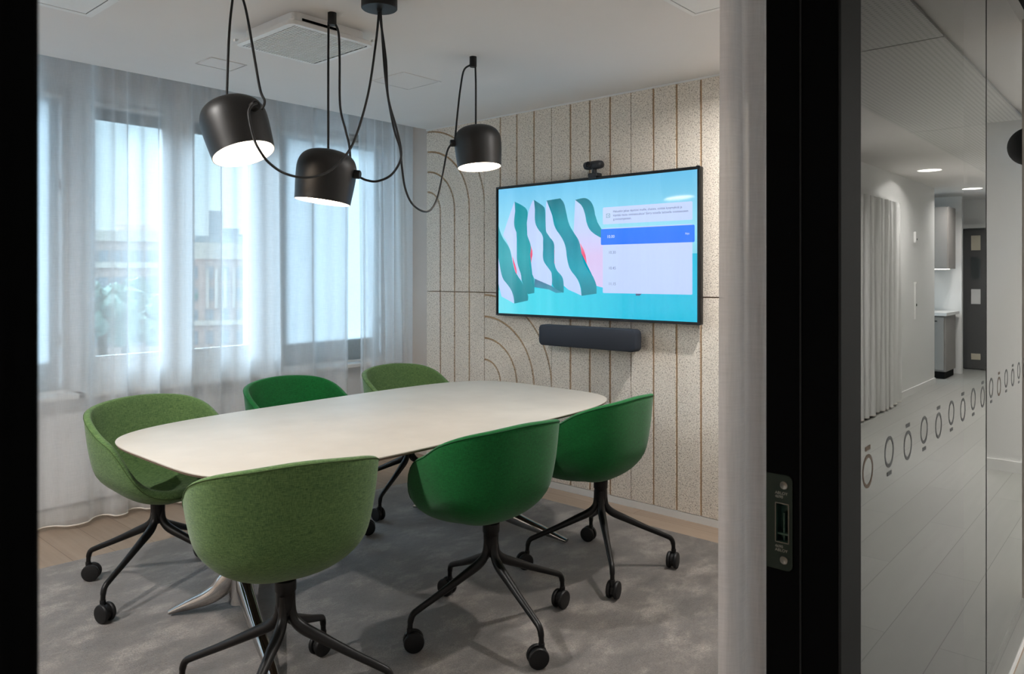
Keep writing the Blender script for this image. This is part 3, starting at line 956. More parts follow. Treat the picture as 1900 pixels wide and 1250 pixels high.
# ------------------------------------------------------------------ chairs
def shell_geom():
    NT_ = 72
    SH = 0.038       # the bowl sits a little forward of the column
    a_, bb, bf, ex = 0.309, 0.247, 0.320, 2.55
    def plan(th):   # th: 0 = back (-Y)
        c, s_ = math.sin(th), -math.cos(th)
        b = bf if s_ > 0 else bb
        e2 = ex if s_ < 0 else ex + 0.35 * min(1.0, s_ * 2)
        r = (abs(c / a_) ** e2 + abs(s_ / b) ** e2) ** (-1 / e2)
        return r, c, s_
    def lerp_tab(tab, x):
        for (x0, y0), (x1, y1) in zip(tab, tab[1:]):
            if x <= x1:
                t = (x - x0) / (x1 - x0)
                t = t * t * (3 - 2 * t) if False else t
                return y0 + (y1 - y0) * t
        return tab[-1][1]
    rim_tab = [(-45, .815), (0, .835), (45, .820), (70, .783), (90, .722), (104, .688), (114, .635), (123, .562), (132, .505), (144, .473), (160, .461), (180, .457), (200, .461)]
    # smooth rim by sampling catmull
    cm = catmull([(x, y, 0) for x, y in rim_tab], 10)
    def rim(deg):
        deg = abs(deg)
        for p, q in zip(cm, cm[1:]):
            if p.x <= deg <= q.x: 
                t = (deg - p.x) / max(1e-6, q.x - p.x)
                return p.y + (q.y - p.y) * t
        return cm[-1].y
    wback = [(.418, 0), (.420, .15), (.428, .30), (.442, .45), (.465, .60), (.495, .73), (.53, .83), (.57, .89), (.64, .94), (.72, .975), (.84, 1.012)]
    wfront = [(.418, 0), (.419, .30), (.423, .50), (.432, .64), (.448, .745), (.475, .825), (.51, .872), (.56, .908), (.63, .943), (.71, .973), (.84, 1.005)]
    wcb = catmull([(w, z, 0) for z, w in wback], 8)
    wcf = catmull([(w, z, 0) for z, w in wfront], 8)
    outer_grid, inner_grid, capg = [], [], []
    for i in range(NT_):
        th = 2 * math.pi * i / NT_
        deg = math.degrees(th)
        deg = deg if deg <= 180 else deg - 360
        r, c, s_ = plan(th)
        zr = rim(deg)
        fb = max(0.0, min(1.0, (abs(deg) - 80) / 70))
        wc = [p.lerp(q, fb) for p, q in zip(wcb, wcf)]
        prof = [Vector((p.x * r, p.y)) for p in wc if p.y <= zr]
        # cut at rim exactly
        for p, q in zip(wc, wc[1:]):
            if p.y <= zr < q.y:
                t = (zr - p.y) / (q.y - p.y)
                prof.append(Vector(((p.x + (q.x - p.x) * t) * r, zr)))
                break
        # resample to K points
        K = 20
        L = [0]
        for p, q in zip(prof, prof[1:]): L.append(L[-1] + (q - p).length)
        def samp(d):
            for j in range(len(prof) - 1):
                if L[j] <= d <= L[j + 1] + 1e-9:
                    t = (d - L[j]) / max(1e-9, L[j + 1] - L[j])
                    return prof[j].lerp(prof[j + 1], t)
            return prof[-1].copy()
        out = [samp(L[-1] * k / K) for k in range(K + 1)]
        inn = []
        front = max(0.0, min(1.0, (abs(deg) - 120) / 35))
        for k in range(K + 1):
            p = out[max(0, k - 1)]; q = out[min(K, k + 1)]
            tg = (q - p).normalized()
            nn = Vector((-tg.y, tg.x))      # inward/up
            f = k / K
            th_rim = 0.027 + 0.013 * front
            zz_ = out[k].y
            cush = max(0.0, min(1.0, (0.56 - zz_) / 0.12))
            thick = th_rim + (0.048 - th_rim) * cush * (1 - max(0, f - 0.8) / 0.2 * (0.4 if front > 0 else 0))
            inn.append(out[k] + nn * thick)
        outer_grid.append([(c * p.x, s_ * p.x + SH, p.y) for p in out])
        inner_grid.append([(c * max(p.x, 0), s_ * max(p.x, 0) + SH, p.y) for p in inn])
        # rounded rim cap
        A, B = out[-1], inn[-1]
        mid = (A + B) / 2
        rad = (A - B).length / 2
        tg = (out[-1] - out[-2]).normalized()
        ax = (A - B).normalized()
        cap = []
        for q in range(1, 6):
            a = math.pi * q / 6
            p = mid + ax * rad * math.cos(a) + tg * rad * math.sin(a) * 0.5
            cap.append((c * p.x, s_ * p.x + SH, p.y))
        capg.append(cap)
    bm = bmesh.new()
    n_o = len(outer_grid[0])
    co = bm.verts.new((0, SH, outer_grid[0][0][2]))
    ci = bm.verts.new((0, SH, sum(g[0][2] for g in inner_grid) / NT_))
    cols_ = []
    for og, cg, ig in zip(outer_grid, capg, inner_grid):
        seq = og[1:] + cg + ig[::-1][:-1]
        cols_.append([bm.verts.new(p) for p in seq])
    for i in range(NT_):
        A, B = cols_[i], cols_[(i + 1) % NT_]
        bm.faces.new((co, B[0], A[0]))
        for k in range(len(A) - 1): bm.faces.new((A[k], B[k], B[k + 1], A[k + 1]))
        bm.faces.new((ci, A[-1], B[-1]))
    seam = [Vector(og[-1]) + (Vector(og[-1]) - Vector(ig[-1])).normalized() * 0.0004 for og, ig in zip(outer_grid, inner_grid)]
    return bm, seam

def build_chair_meshes():
    me = {}
    bm, seam = shell_geom()
    bmesh.ops.recalc_face_normals(bm, faces=bm.faces)
    m_ = bpy.data.meshes.new('seat_shell'); bm.to_mesh(m_); bm.free()
    m_.polygons.foreach_set('use_smooth', [True] * len(m_.polygons))
    me['shell'] = m_
    bm = bmesh.new(); bm_tube(bm, seam, 0.0019, 6, closed=True)
    m_ = bpy.data.meshes.new('piping'); bm.to_mesh(m_); bm.free(); me['piping'] = m_
    m_.polygons.foreach_set('use_smooth', [True] * len(m_.polygons))
    bm = bmesh.new()
    bm_lathe(bm, [(0, .418), (.034, .418), (.034, .385), (.031, .382), (.030, .340), (.024, .31), (.012, .285), (0, .278)], 28)
    m_ = bpy.data.meshes.new('column'); bmesh.ops.recalc_face_normals(bm, faces=bm.faces); bm.to_mesh(m_); bm.free(); me['column'] = m_
    m_.polygons.foreach_set('use_smooth', [True] * len(m_.polygons)); m_.set_sharp_from_angle(angle=R(45))
    # leg along +X
    P = catmull([(0.018, 0, .372), (0.019, 0, .335), (0.026, 0, .297), (0.055, 0, .266), (0.12, 0, .235), (0.22, 0, .190), (0.315, 0, .150), (0.340, 0, .136), (0.350, 0, .115), (0.353, 0, .082)], 6)
    n = len(P)
    rr = []
    for i in range(n):
        f = i / (n - 1)
        rr.append(0.0145 + 0.0055 * math.exp(-((f - 0.36) / 0.16) ** 2) - 0.0035 * f - (0.0015 if f > 0.92 else 0))
    bm = bmesh.new(); bm_tube(bm, P, rr, 12)
    bmesh.ops.recalc_face_normals(bm, faces=bm.faces)
    m_ = bpy.data.meshes.new('leg'); bm.to_mesh(m_); bm.free(); me['leg'] = m_
    m_.polygons.foreach_set('use_smooth', [True] * len(m_.polygons)); m_.set_sharp_from_angle(angle=R(60))
    # caster: two wheels and a hood, origin at the stem
    bm = bmesh.new()
    wp = [(0, -.0095), (.026, -.0095), (.0355, -.0075), (.0385, -.003), (.0385, .003), (.0355, .0075), (.026, .0095), (0, .0095)]
    for sgn in (-1, 1):
        bm_lathe(bm, wp, 24, Matrix.Translation((0.014, sgn * 0.0165, 0.0385)) @ Matrix.Rotation(R(90), 4, 'X'))
    bm_lathe(bm, [(0, -.006), (.030, -.006), (.030, .006), (0, .006)], 16, Matrix.Translation((0.014, 0, 0.0385)) @ Matrix.Rotation(R(90), 4, 'X'))
    bm_lathe(bm, [(0, .05), (.010, .05), (.0115, .074), (.0115, .086), (0, .086)], 14)
    bmesh.ops.recalc_face_normals(bm, faces=bm.faces)
    m_ = bpy.data.meshes.new('caster'); bm.to_mesh(m_); bm.free(); me['caster'] = m_
    m_.polygons.foreach_set('use_smooth', [True] * len(m_.polygons)); m_.set_sharp_from_angle(angle=R(40))
    me['column'].materials.append(M['chair_metal']); me['leg'].materials.append(M['chair_metal']); me['caster'].materials.append(M['caster'])
    for kind in ('light', 'dark'):
        s_ = me['shell'].copy(); s_.materials.append(M['fab_' + kind]); me['shell_' + kind] = s_
        p_ = me['piping'].copy(); p_.materials.append(M['pipe_' + kind]); me['piping_' + kind] = p_
    return me
CM = build_chair_meshes()
def chair(x, y, face, base, kind, label, casters, group):
    """face: heading of the seat opening in degrees; base: heading of the first leg"""
    root = empty('swivel_chair', (x, y, FL), R(face - 90))
    def add(name, me, parent):
        o = bpy.data.objects.new(name, me); COL.objects.link(o); o.parent = parent; return o
    sh = add('seat_shell', CM['shell_' + kind], root)
    add('piping', CM['piping_' + kind], sh)
    add('column', CM['column'], root)
    for k_ in range(4):
        lg = add('leg', CM['leg'], root)
        lg.rotation_euler = (0, 0, R(base + 90 * k_ - (face - 90)))
        cs = add('caster', CM['caster'], lg)
        cs.location = (0.353, 0, 0)
        cs.rotation_euler = (0, 0, R(casters[k_]))
    tag(root, label, 'chair', group)
    return root
G1, G2 = 'green swivel chairs on the window side of the table', 'green swivel chairs on the near side of the table'
chair(1.468, 3.44, -79, 32, 'light', 'light green swivel chair at the table end nearest the left door frame, window side', (60, 200, 75, 140), G1)
chair(2.26, 3.53, -84, -47, 'dark', 'dark green swivel chair in the middle of the window side, mostly behind the tabletop', (10, 100, 200, 60), G1)
chair(3.02, 3.52, -88, 21.6, 'light', 'light green swivel chair at the far corner beside the wood wool wall', (0, 90, 250, 30), G1)
chair(1.328, 2.157, 72, 36, 'light', 'light green swivel chair seen from behind in the foreground', (150, 60, 80, 100), G2)
chair(2.174, 2.035, 84, -16, 'dark', 'dark green swivel chair in the middle of the near side', (200, 30, 160, 250), G2)
chair(2.969, 2.058, 92, 43, 'dark', 'dark green swivel chair on the right, nearest the wall screen', (60, 20, 150, 240), G2)

# ------------------------------------------------------------------ pendant lamps
RIGHT = Vector((.6626, -.749, 0)); FWD = Vector((.749, .6626, 0))
def pendant(center, tilt_r, tilt_f, knob_dir, cords, hook, label):
    """center of the shade body, tilt along picture-right and forward in degrees"""
    c = Vector(center)
    root = empty('pendant_lamp', c)
    up = (Vector((0, 0, 1)) + RIGHT * math.tan(R(tilt_r)) + FWD * math.tan(R(tilt_f))).normalized()
    k = Vector(knob_dir); k = (k - up * k.dot(up)).normalized()
    j = up.cross(k)
    mt = Matrix(((k.x, j.x, up.x, 0), (k.y, j.y, up.y, 0), (k.z, j.z, up.z, 0), (0, 0, 0, 1))) @ Matrix.Translation((0, 0, -0.108))
    outer = [(.113, 0), (.1155, .03), (.119, .07), (.1215, .11), (.1215, .138), (.118, .160), (.109, .181), (.094, .197), (.073, .208), (.045, .215), (.018, .218), (0, .2185)]
    pr = [(p.x, p.y) for p in catmull([(r, z, 0) for r, z in outer], 4)]
    inner = [(max(r - .0028, 0), z - (.0028 if r < .1 else 0)) for r, z in pr][::-1]
    lathe('lamp_shade', pr, 'shade', root, 56, mt, 60)
    ln = [(.1125, .0005)] + [(r, z) for r, z in inner[::-1]]
    lathe('shade_lining', [(.113, 0.0)] + ln, 'shade_inner', root, 56, mt, 60)
    lathe('diffuser', [(0, .010), (.06, .011), (.104, .014), (.106, .018), (0, .02)], 'lamp_glow', root, 48, mt)
    km = mt @ Matrix.Translation((.119, 0, .128)) @ Matrix.Rotation(R(90), 4, 'Y')
    lathe('cable_knob', [(0, -.012), (.0165, -.012), (.018, .0), (.018, .022), (.015, .026), (0, .026)], 'black', root, 24, km)
    for pts in cords:
        tube('cord', [Vector(p) - c for p in pts], 0.0048, 'cord', root, 8, 8)
    h = Vector(hook) - c
    hz = 2.54 - c.z
    bm = bmesh.new()
    bm_lathe(bm, [(0, hz), (.0185, hz), (.0185, hz - .05), (.0165, hz - .053), (0, hz - .053)], 20, Matrix.Translation((h.x, h.y, 0)))
    from_bm('ceiling_hook', bm, 'black', root, smooth=True, sharp=40)
    return tag(root, label, 'lamp', 'black pendant lamps over the table')
pendant((1.400, 2.610, 1.966), -19, 9, RIGHT * 0.80 - FWD * 0.55, [
    [(1.378, 2.638, 2.045), (1.378, 2.638, 2.073), (1.404, 2.669, 2.334), (1.432, 2.690, 2.50)],
    [(1.452, 2.672, 2.50), (1.452, 2.631, 2.419), (1.454, 2.582, 2.257), (1.44, 2.51, 2.10), (1.425, 2.452, 2.045), (1.412, 2.448, 2.012)],
    [(1.390, 2.445, 2.030), (1.366, 2.437, 2.016), (1.354, 2.436, 1.984), (1.36, 2.414, 1.901), (1.375, 2.397, 1.853), (1.414, 2.399, 1.814), (1.49, 2.42, 1.787), (1.577, 2.414, 1.781), (1.665, 2.404, 1.812), (1.749, 2.4, 1.893), (1.807, 2.41, 1.993), (1.865, 2.42, 2.155), (1.901, 2.424, 2.337), (1.916, 2.422, 2.463), (1.916, 2.422, 2.498)]],
    (1.443, 2.684, 2.54), 'black pendant lamp tilted to the left, leftmost and nearest of the three')
pendant((1.798, 2.616, 1.826), 7, 2, RIGHT * 1.0 - FWD * 0.12, [
    [(1.814, 2.624, 1.915), (1.816, 2.626, 1.935), (1.845, 2.668, 2.237), (1.872, 2.705, 2.50)],
    [(1.893, 2.690, 2.50), (1.898, 2.669, 2.45), (1.889, 2.649, 2.333), (1.872, 2.622, 2.132), (1.875, 2.589, 2.026), (1.88, 2.569, 1.957), (1.884, 2.563, 1.890), (1.888, 2.535, 1.845)],
    [(1.884, 2.520, 1.827), (1.909, 2.491, 1.809), (1.945, 2.465, 1.806), (1.988, 2.431, 1.832), (2.013, 2.403, 1.888), (2.016, 2.4, 1.944), (1.996, 2.407, 2.031), (1.968, 2.424, 2.152), (1.949, 2.415, 2.302), (1.922, 2.417, 2.463), (1.921, 2.418, 2.498)]],
    (1.884, 2.696, 2.54), 'black pendant lamp hanging lowest, between the other two')
pendant((2.782, 2.696, 2.082), -4, 4, RIGHT * -1.0 - FWD * 0.25, [
    [(2.774, 2.705, 2.180), (2.774, 2.705, 2.197), (2.76, 2.691, 2.39), (2.753, 2.688, 2.50)],
    [(2.737, 2.704, 2.50), (2.712, 2.729, 2.471), (2.701, 2.742, 2.388), (2.692, 2.752, 2.277), (2.680, 2.762, 2.123), (2.676, 2.764, 2.108)],
    [(2.668, 2.765, 2.100), (2.628, 2.765, 2.048), (2.579, 2.744, 1.932), (2.493, 2.691, 1.8), (2.404, 2.64, 1.73), (2.311, 2.594, 1.712), (2.212, 2.555, 1.737), (2.146, 2.525, 1.797), (2.084, 2.474, 1.88), (2.059, 2.457, 1.956), (2.015, 2.446, 2.039), (1.968, 2.439, 2.221), (1.925, 2.416, 2.463), (1.920, 2.414, 2.498)]],
    (2.745, 2.696, 2.54), 'black pendant lamp hanging upright, farthest, beside the wall screen')
root = empty('ceiling_rose', (1.918, 2.418, ZC))
lathe('canopy', [(0, -.040), (.070, -.040), (.073, -.037), (.073, -.001), (0, -.001)], 'black', root, 40)
lathe('cable_outlet', [(0, -.052), (.009, -.052), (.011, -.040), (0, -.040)], 'black', root, 20)
tag(root, 'round black ceiling canopy where the lamp cords gather', 'ceiling fitting')

# ------------------------------------------------------------------ ceiling fittings
def cassette():
    x0, x1, y0, y1 = 1.728, 2.165, 2.762, 3.238
    cx, cy = (x0 + x1) / 2, (y0 + y1) / 2
    root = empty('ceiling_air_unit', (cx, cy, 2.47))
    hx, hy = (x1 - x0) / 2, (y1 - y0) / 2
    fn = lambda x, y, d: (x, y, d)
    bm = bmesh.new()
    bm_prism(bm, rrect(-hx + .03, -hy + .03, hx - .03, hy - .03, .03, 4), fn, 0.028, 0.069)
    from_bm('housing', bm, 'white', root)
    bm = bmesh.new()
    o_ = rrect(-hx, -hy, hx, hy, .035, 5); n = len(o_)
    i_ = rrect(-hx + .022, -hy + .022, hx - .022, hy - .022, .012, 5)
    rs = [[bm.verts.new((x, y, z)) for x, y in pts] for pts, z in ((i_, 0.004), (o_, 0.004), (o_, 0.022), (rrect(-hx + .02, -hy + .02, hx - .02, hy - .02, .03, 5), 0.032))]
    for A, B in zip(rs, rs[1:]):
        for q in range(n): bm.faces.new((A[q], A[(q + 1) % n], B[(q + 1) % n], B[q]))
    bm.faces.new(rs[-1])
    from_bm('front_frame', bm, 'white', root, smooth=True, sharp=40)
    box('filter', (-hx + .02, -hy + .02, .009), (hx - .02, hy - .02, .011), 'grille_dark', root)
    bm = bmesh.new()
    x = -hx + .022
    while x < hx - .028:
        bm_box(bm, (x, -hy + .02, .0035), (x + .0058, hy - .02, .0085)); x += .0130
    for k_ in range(1, 12):
        y = -hy + .02 + (2 * hy - .04) * k_ / 12
        bm_box(bm, (-hx + .02, y - .0008, .0045), (hx - .02, y + .0008, .0085))
    from_bm('grille', bm, 'white', root)
    for s_ in (-1, 1):
        for q in (-1, 1):
            box('corner_clip', (s_ * (hx - .005) - .008, q * (hy - .005) - .008, .022), (s_ * (hx - .005) + .008, q * (hy - .005) + .008, .034), 'white', root)
    box('air_slot', (-hx + .07, -hy + .0275, .036), (-hx + .25, -hy + .029, .047), 'jamb', root)
    return root
tag(cassette(), 'white square ceiling air conditioning unit with fine grille', 'air conditioner')

def hatch(x0, y0, x1, y1, label, mat='ceiling', drop=0.0, margin=0.012):
    cx, cy = (x0 + x1) / 2, (y0 + y1) / 2
    root = empty('ceiling_hatch', (cx, cy, ZC))
    hx, hy = (x1 - x0) / 2, (y1 - y0) / 2
    z = -0.004 - drop
    fn = lambda x, y, d: (x, y, d)
    bm = bmesh.new()
    for a in ((-hx, -hy, hx, -hy + margin), (-hx, hy - margin, hx, hy), (-hx, -hy + margin, -hx + margin, hy - margin), (hx - margin, -hy + margin, hx, hy - margin)):
        bm_box(bm, (a[0], a[1], z), (a[2], a[3], 0))
    from_bm('hatch_frame', bm, mat, root)
    box('hatch_door', (-hx + margin + .004, -hy + margin + .004, z + .001), (hx - margin - .004, hy - margin - .004, 0), mat, root)
    box('shadow_gap', (-hx + margin, -hy + margin, -.0012), (hx - margin, hy - margin, 0), 'grille_dark', root)
    return tag(root, label, 'hatch', 'access hatches in the ceiling')
hatch(2.69, 3.18, 2.975, 3.472, 'square white ceiling hatch between the pendant lamps and the screen wall')
hatch(1.85, 3.705, 2.05, 3.88, 'small faint ceiling hatch near the window curtain, left of the air unit', margin=0.004)
hatch(0.90, 3.215, 1.218, 3.52, 'ceiling hatch at the top left corner of the picture', 'white', margin=0.03)
hatch(2.645, 1.245, 2.938, 1.552, 'ceiling hatch at the top right near the grey curtain', 'white', margin=0.02)

# downlight fixture; the meeting room ones are added out of view as fill
def downlight(x, y, z, r, label, watts, glow_m='down_glow', group='recessed ceiling downlights', spread=R(120), col=(1, .96, .92)):
    root = empty('downlight', (x, y, z))
    lathe('trim_ring', [(r - .006, -.002), (r + .008, -.004), (r + .010, -.0), (r - .006, 0)], 'white', root, 32)
    lathe('diffuser', [(0, -.0015), (r - .004, -.0015), (r - .004, 0), (0, 0)], glow_m, root, 32)
    l = lamp('downlight_bulb', 'AREA', (0, 0, -.006), watts, col, size=2 * r * .9, spread=spread)
    l.parent = root
    return tag(root, label, 'lamp', group)
for x, y, w_, lb in ((-1.3, 2.7, 66, 'at the far left of the room'), (0.3, 2.7, 38, 'at the left side of the room'),
                     (1.7, 1.25, 1.5, 'over the near edge of the rug'), (2.55, 1.35, 3, 'above the near chairs'), (3.25, 1.35, 30, 'near the screen wall and the grey curtain')):
    downlight(x, y, ZC, .06, 'unseen ceiling downlight added as fill ' + lb, w_, group='added fill downlights of the meeting room', spread=R(165))

# ------------------------------------------------------------------ door opening, frame and partition
JF, JB = 0.417, 0.546
def jamb_right():
    root = empty('door_frame', (1.306, JF, 0))
    x0, y0 = 1.306, JF
    bm = bmesh.new()
    ya, yb, za, zc_ = 0.087, 0.1115, 0.946, 1.016      # latch pocket
    bm_box(bm, (0.0, 0.004, 0), (0.055, JB - JF, za))
    bm_box(bm, (0.0, 0.004, zc_), (0.055, JB - JF, 2.54))
    bm_box(bm, (0.0, 0.004, za), (0.055, ya, zc_)); bm_box(bm, (0.0, yb, za), (0.055, JB - JF, zc_))
    bm_box(bm, (0.024, ya, za), (0.055, yb, zc_))
    bm_box(bm, (0.055, 0.010, 0), (0.115, 0.07, 2.54))
    from_bm('jamb', bm, 'jamb', root)
    box('jamb_seal', (-0.0015, 0.066, 0), (0.0, 0.069, 2.54), 'frame_grey', root)
    bm = bmesh.new()
    bm_box(bm, (0.0, 0.0, 0), (0.054, 0.006, 2.54), 0.001, 1)
    bm_box(bm, (0.057, 0.002, 0), (0.115, 0.012, 2.54), 0.001, 1)
    from_bm('face_plate', bm, 'frame_grey', root)
    # left jamb
    bm = bmesh.new()
    bm_box(bm, (-1.280, 0.0, 0), (-1.185, JB - JF, 2.54), 0.002, 1)
    bm_box(bm, (-1.205, -0.002, 0), (-1.199, 0.004, 2.54))
    from_bm('jamb', bm, 'jamb', root)
    box('door_head', (-1.280, 0.0, 2.40), (0.115, JB - JF, 2.54), 'jamb', root)
    return root
dj = jamb_right()
dj.name = 'door_1'
struct(dj, 'black door frame around the opening, with a steel strike plate')

def strike():
    root = empty('strike_plate', (1.3060, 0.5205, 0.982))
    fn = lambda y, z, d: (-d, y, z)
    bm = bmesh.new()
    # plate outline with window: build as 4 pieces
    o_ = []
    y0, y1, z0, z1, r = -.0225, .0245, -.084, .084, .010
    hy0, hy1, hz0, hz1 = -.0165, .0080, -.036, .034
    def corner(cy, cz, a0): return [(cy + r * math.cos(R(a0 + 15 * i)), cz + r * math.sin(R(a0 + 15 * i))) for i in range(7)]
    top = [(y1, hz1), (y1, z1)] + [(y0 + r, z1)][:0] + corner(y0 + r, z1 - r, 90) + [(y0, hz1)]
    bot = [(y0, hz0)] + corner(y0 + r, z0 + r, 180) + [(y1, z0), (y1, hz0)]
    bm_prism(bm, top, fn, 0.0, 0.0022)
    bm_prism(bm, bot, fn, 0.0, 0.0022)
    bm_prism(bm, [(y0, hz0), (hy0, hz0), (hy0, hz1), (y0, hz1)], fn, 0.0, 0.0022)
    bm_prism(bm, [(hy1, hz0), (y1, hz0), (y1, hz1), (hy1, hz1)], fn, 0.0, 0.0022)
    from_bm('plate', bm, 'steel', root)
    bm = bmesh.new()
    t = .0012
    for a in ((hy0, hz0, hy1, hz0 + t), (hy0, hz1 - t, hy1, hz1), (hy0, hz0, hy0 + t, hz1), (hy1 - t, hz0, hy1, hz1)):
        bm_prism(bm, [(a[0], a[1]), (a[2], a[1]), (a[2], a[3]), (a[0], a[3])], fn, 0.0021, 0.0030)
    from_bm('latch_rim', bm, 'screw', root)
    bm = bmesh.new()
    e_ = .0008
    bm_box(bm, (.021, hy0 + e_, hz0 + e_), (.0225, hy1 - e_, hz1 - e_))
    bm_box(bm, (.0005, hy0 + e_, hz0 + e_), (.021, hy0 + 2 * e_, hz1 - e_)); bm_box(bm, (.0005, hy1 - 2 * e_, hz0 + e_), (.021, hy1 - e_, hz1 - e_))
    bm_box(bm, (.0005, hy0 + e_, hz0 + e_), (.021, hy1 - e_, hz0 + 2 * e_)); bm_box(bm, (.0005, hy0 + e_, hz1 - 2 * e_), (.021, hy1 - e_, hz1 - e_))
    bm_box(bm, (.009, hy0 + .012, hz0 + .001), (.021, hy0 + .015, hz0 + .05))
    bm_box(bm, (.004, hy0 + .001, hz0 + .012), (.021, hy1 - .001, hz0 + .015))
    from_bm('latch_box', bm, 'lock_inside', root)
    for zc in (-.066, .066):
        mt = Matrix.Translation((-.0022, -.0075, zc)) @ Matrix.Rotation(R(-90), 4, 'Y')
        s_ = lathe('screw', [(0, .0004), (.003, .0004), (.0045, .0012), (.0068, .0014), (.0072, 0)], 'screw', root, 20, mt)
    for body, z in (('ABLOY', .049), ('4690', .0425), ('4690', -.0455), ('ABLOY', -.052)):
        mt = Matrix.Translation((-.0023, .0085, z)) @ Matrix(((0, 0, -1, 0), (-1, 0, 0, 0), (0, 1, 0, 0), (0, 0, 0, 1)))
        text_mesh('stamped_text', body, .0072, mt, 'stamp', root, .0001)
    return root
sp_ = strike()
tag(sp_, 'dark steel strike plate with two screws on the black door jamb', 'strike plate')

def pane(name, x0, x1, label, seq):
    root = box(name, (x0, 0.427, 0.02), (x1, 0.437, 2.50), 'glass')
    struct(root, label)
    for i in seq:
        x = 1.488 + 0.1414 * i
        if not (x0 + .01 < x < x1 - .01) and i != 0: continue
        up = (i % 2 == 0)
        zc = 1.052 if up else 1.063
        bm = bmesh.new()
        N = 36
        ro, rix, riz = .0315, .0272, .0245
        A0 = []
        for (rx, rz), y in (((ro, ro), .4264), ((ro, ro), .4269), ((rix, riz), .4269), ((rix, riz), .4264)):
            A0.append([bm.verts.new((x + rx * math.cos(2 * math.pi * q / N), y, zc + rz * math.sin(2 * math.pi * q / N))) for q in range(N)])
        for k_ in range(4):
            A, B = A0[k_], A0[(k_ + 1) % 4]
            for q in range(N): bm.faces.new((A[q], A[(q + 1) % N], B[(q + 1) % N], B[q]))
        zb_ = zc + (.039 if up else -.047)
        bm_box(bm, (x - .015, .4264, zb_), (x + .015, .4268, zb_ + .008))
        from_bm('ring_mark', bm, 'decal_reflect' if i in (0, 10) else 'decal', root)
    return root
pane('window_3', 1.421, 2.675, 'glass partition pane next to the door frame with a row of ring marks', range(0, 9))
pane('window_4', 2.681, 3.93, 'second glass partition pane at the right edge with ring marks', range(9, 17))
struct(box('trim_2', (2.675, .426, .02), (2.681, .438, 2.50), 'joint'), 'dark vertical joint between the two glass panes')
struct(box('window_5', (-2.55, 0.427, 0.02), (0.026, 0.437, 2.50), 'glass'), 'glass partition pane left of the door')
struct(box('trim_3', (1.421, .424, 0.0), (3.93, .440, .02), 'white'), 'low pale floor rail of the glass partition')
struct(box('trim_4', (1.421, .40, 2.50), (3.93, .46, 2.54), 'frame_grey'), 'dark top rail of the glass partition')
struct(box('trim_5', (-2.55, .40, 0.0), (0.026, .46, .02), 'frame_grey'), 'low dark floor rail left of the door')
struct(box('trim_6', (-2.55, .40, 2.50), (0.026, .46, 2.54), 'frame_grey'), 'dark top rail left of the door')

# grey linen curtain just inside the partition: gathered leading edge then regular folds
lead = [(1.372, .668), (1.378, .655), (1.392, .648), (1.410, .646), (1.430, .650), (1.448, .655), (1.462, .648), (1.470, .630), (1.484, .618), (1.497, .624), (1.503, .642), (1.512, .660), (1.530, .668), (1.56, .668), (1.59, .660)]
lead = [(p.x, p.y) for p in catmull([(x, y, 0) for x, y in lead], 5)]
wp_ = wave_path(1.60, 3.90, .715, .075, .17, 21)
curtain('linen_curtain', lead + [(x, y) for x, y in wp_], 0.03, 2.535, 'linen', 'grey linen curtain hanging inside the glass partition beside the door', 'curtain', seed=4, sway=0.009)
curtain('linen_curtain', wave_path(-2.4, 0.0, .70, .075, .17, 33), 0.03, 2.535, 'linen', 'grey linen curtain left of the door, hidden behind the black door frame', 'curtain', seed=14, sway=0.009)

# ------------------------------------------------------------------ corridor (seen mirrored in the glass)
struct(box('floor_corridor', (-3, -1.6, -0.1), (13.2, 0.42, 0.0), 'corridor_floor'), 'pale corridor floor mirrored in the glass')
struct(box('floor_kitchen', (10.9, -3.4, -0.1), (13.2, -1.6, 0.0), 'corridor_floor'), 'pale floor of the kitchen nook')
struct(box('ceiling_corridor', (-3, -1.6, ZC), (13.2, 0.36, ZC + .1), 'ceiling'), 'corridor ceiling mirrored in the glass')
struct(box('ceiling_kitchen', (10.9, -3.4, ZC), (13.2, -1.6, ZC + .1), 'ceiling'), 'ceiling of the kitchen nook')
struct(box('wall_corridor', (-3, -1.6, 0), (10.9, -1.46, ZC), 'white'), 'white corridor wall opposite the glass partition')
struct(box('wall_corridor_left', (-3.1, -1.6, 0), (-3.0, 0.42, ZC), 'white'), 'white wall closing the near end of the corridor')
struct(box('wall_corridor_end', (13.0, -3.4, 0), (13.2, 0.42, ZC), 'white'), 'white wall closing the far end of the corridor')
struct(box('wall_kitchen', (10.9, -3.4, 0), (13.2, -3.3, ZC), 'white'), 'white back wall of the kitchen nook')
struct(box('wall_corridor_right', (4.2, 0.412, 0), (6.4, 0.42, ZC), 'white'), 'white corridor wall beyond the glass partition')
struct(box('wall_corridor_pier', (6.4, -.17, 0), (13.2, 0.42, ZC), 'white'), 'white pier narrowing the corridor')
struct(box('baseboard_corridor', (9.0, -1.46, 0), (10.9, -1.445, .08), 'white'), 'white skirting of the corridor wall')
struct(box('baseboard_pier', (6.385, -.17, 0), (6.4, .30, .08), 'white'), 'white skirting of the corridor pier')
def perf_panel():
    k = NT('perforated_panel')
    v = k.coords()
    vo = k.n('ShaderNodeTexVoronoi'); vo.inputs['Scale'].default_value = 38; vo.inputs['Randomness'].default_value = 0
    k.l(v, vo.inputs['Vector'])
    c = k.ramp(vo.outputs['Distance'], [(0.22, srgb(188, 188, 186)), (0.30, srgb(215, 214, 211))])
    k.pbr(c, 0.9)
    return k.m
M['perf'] = perf_panel()
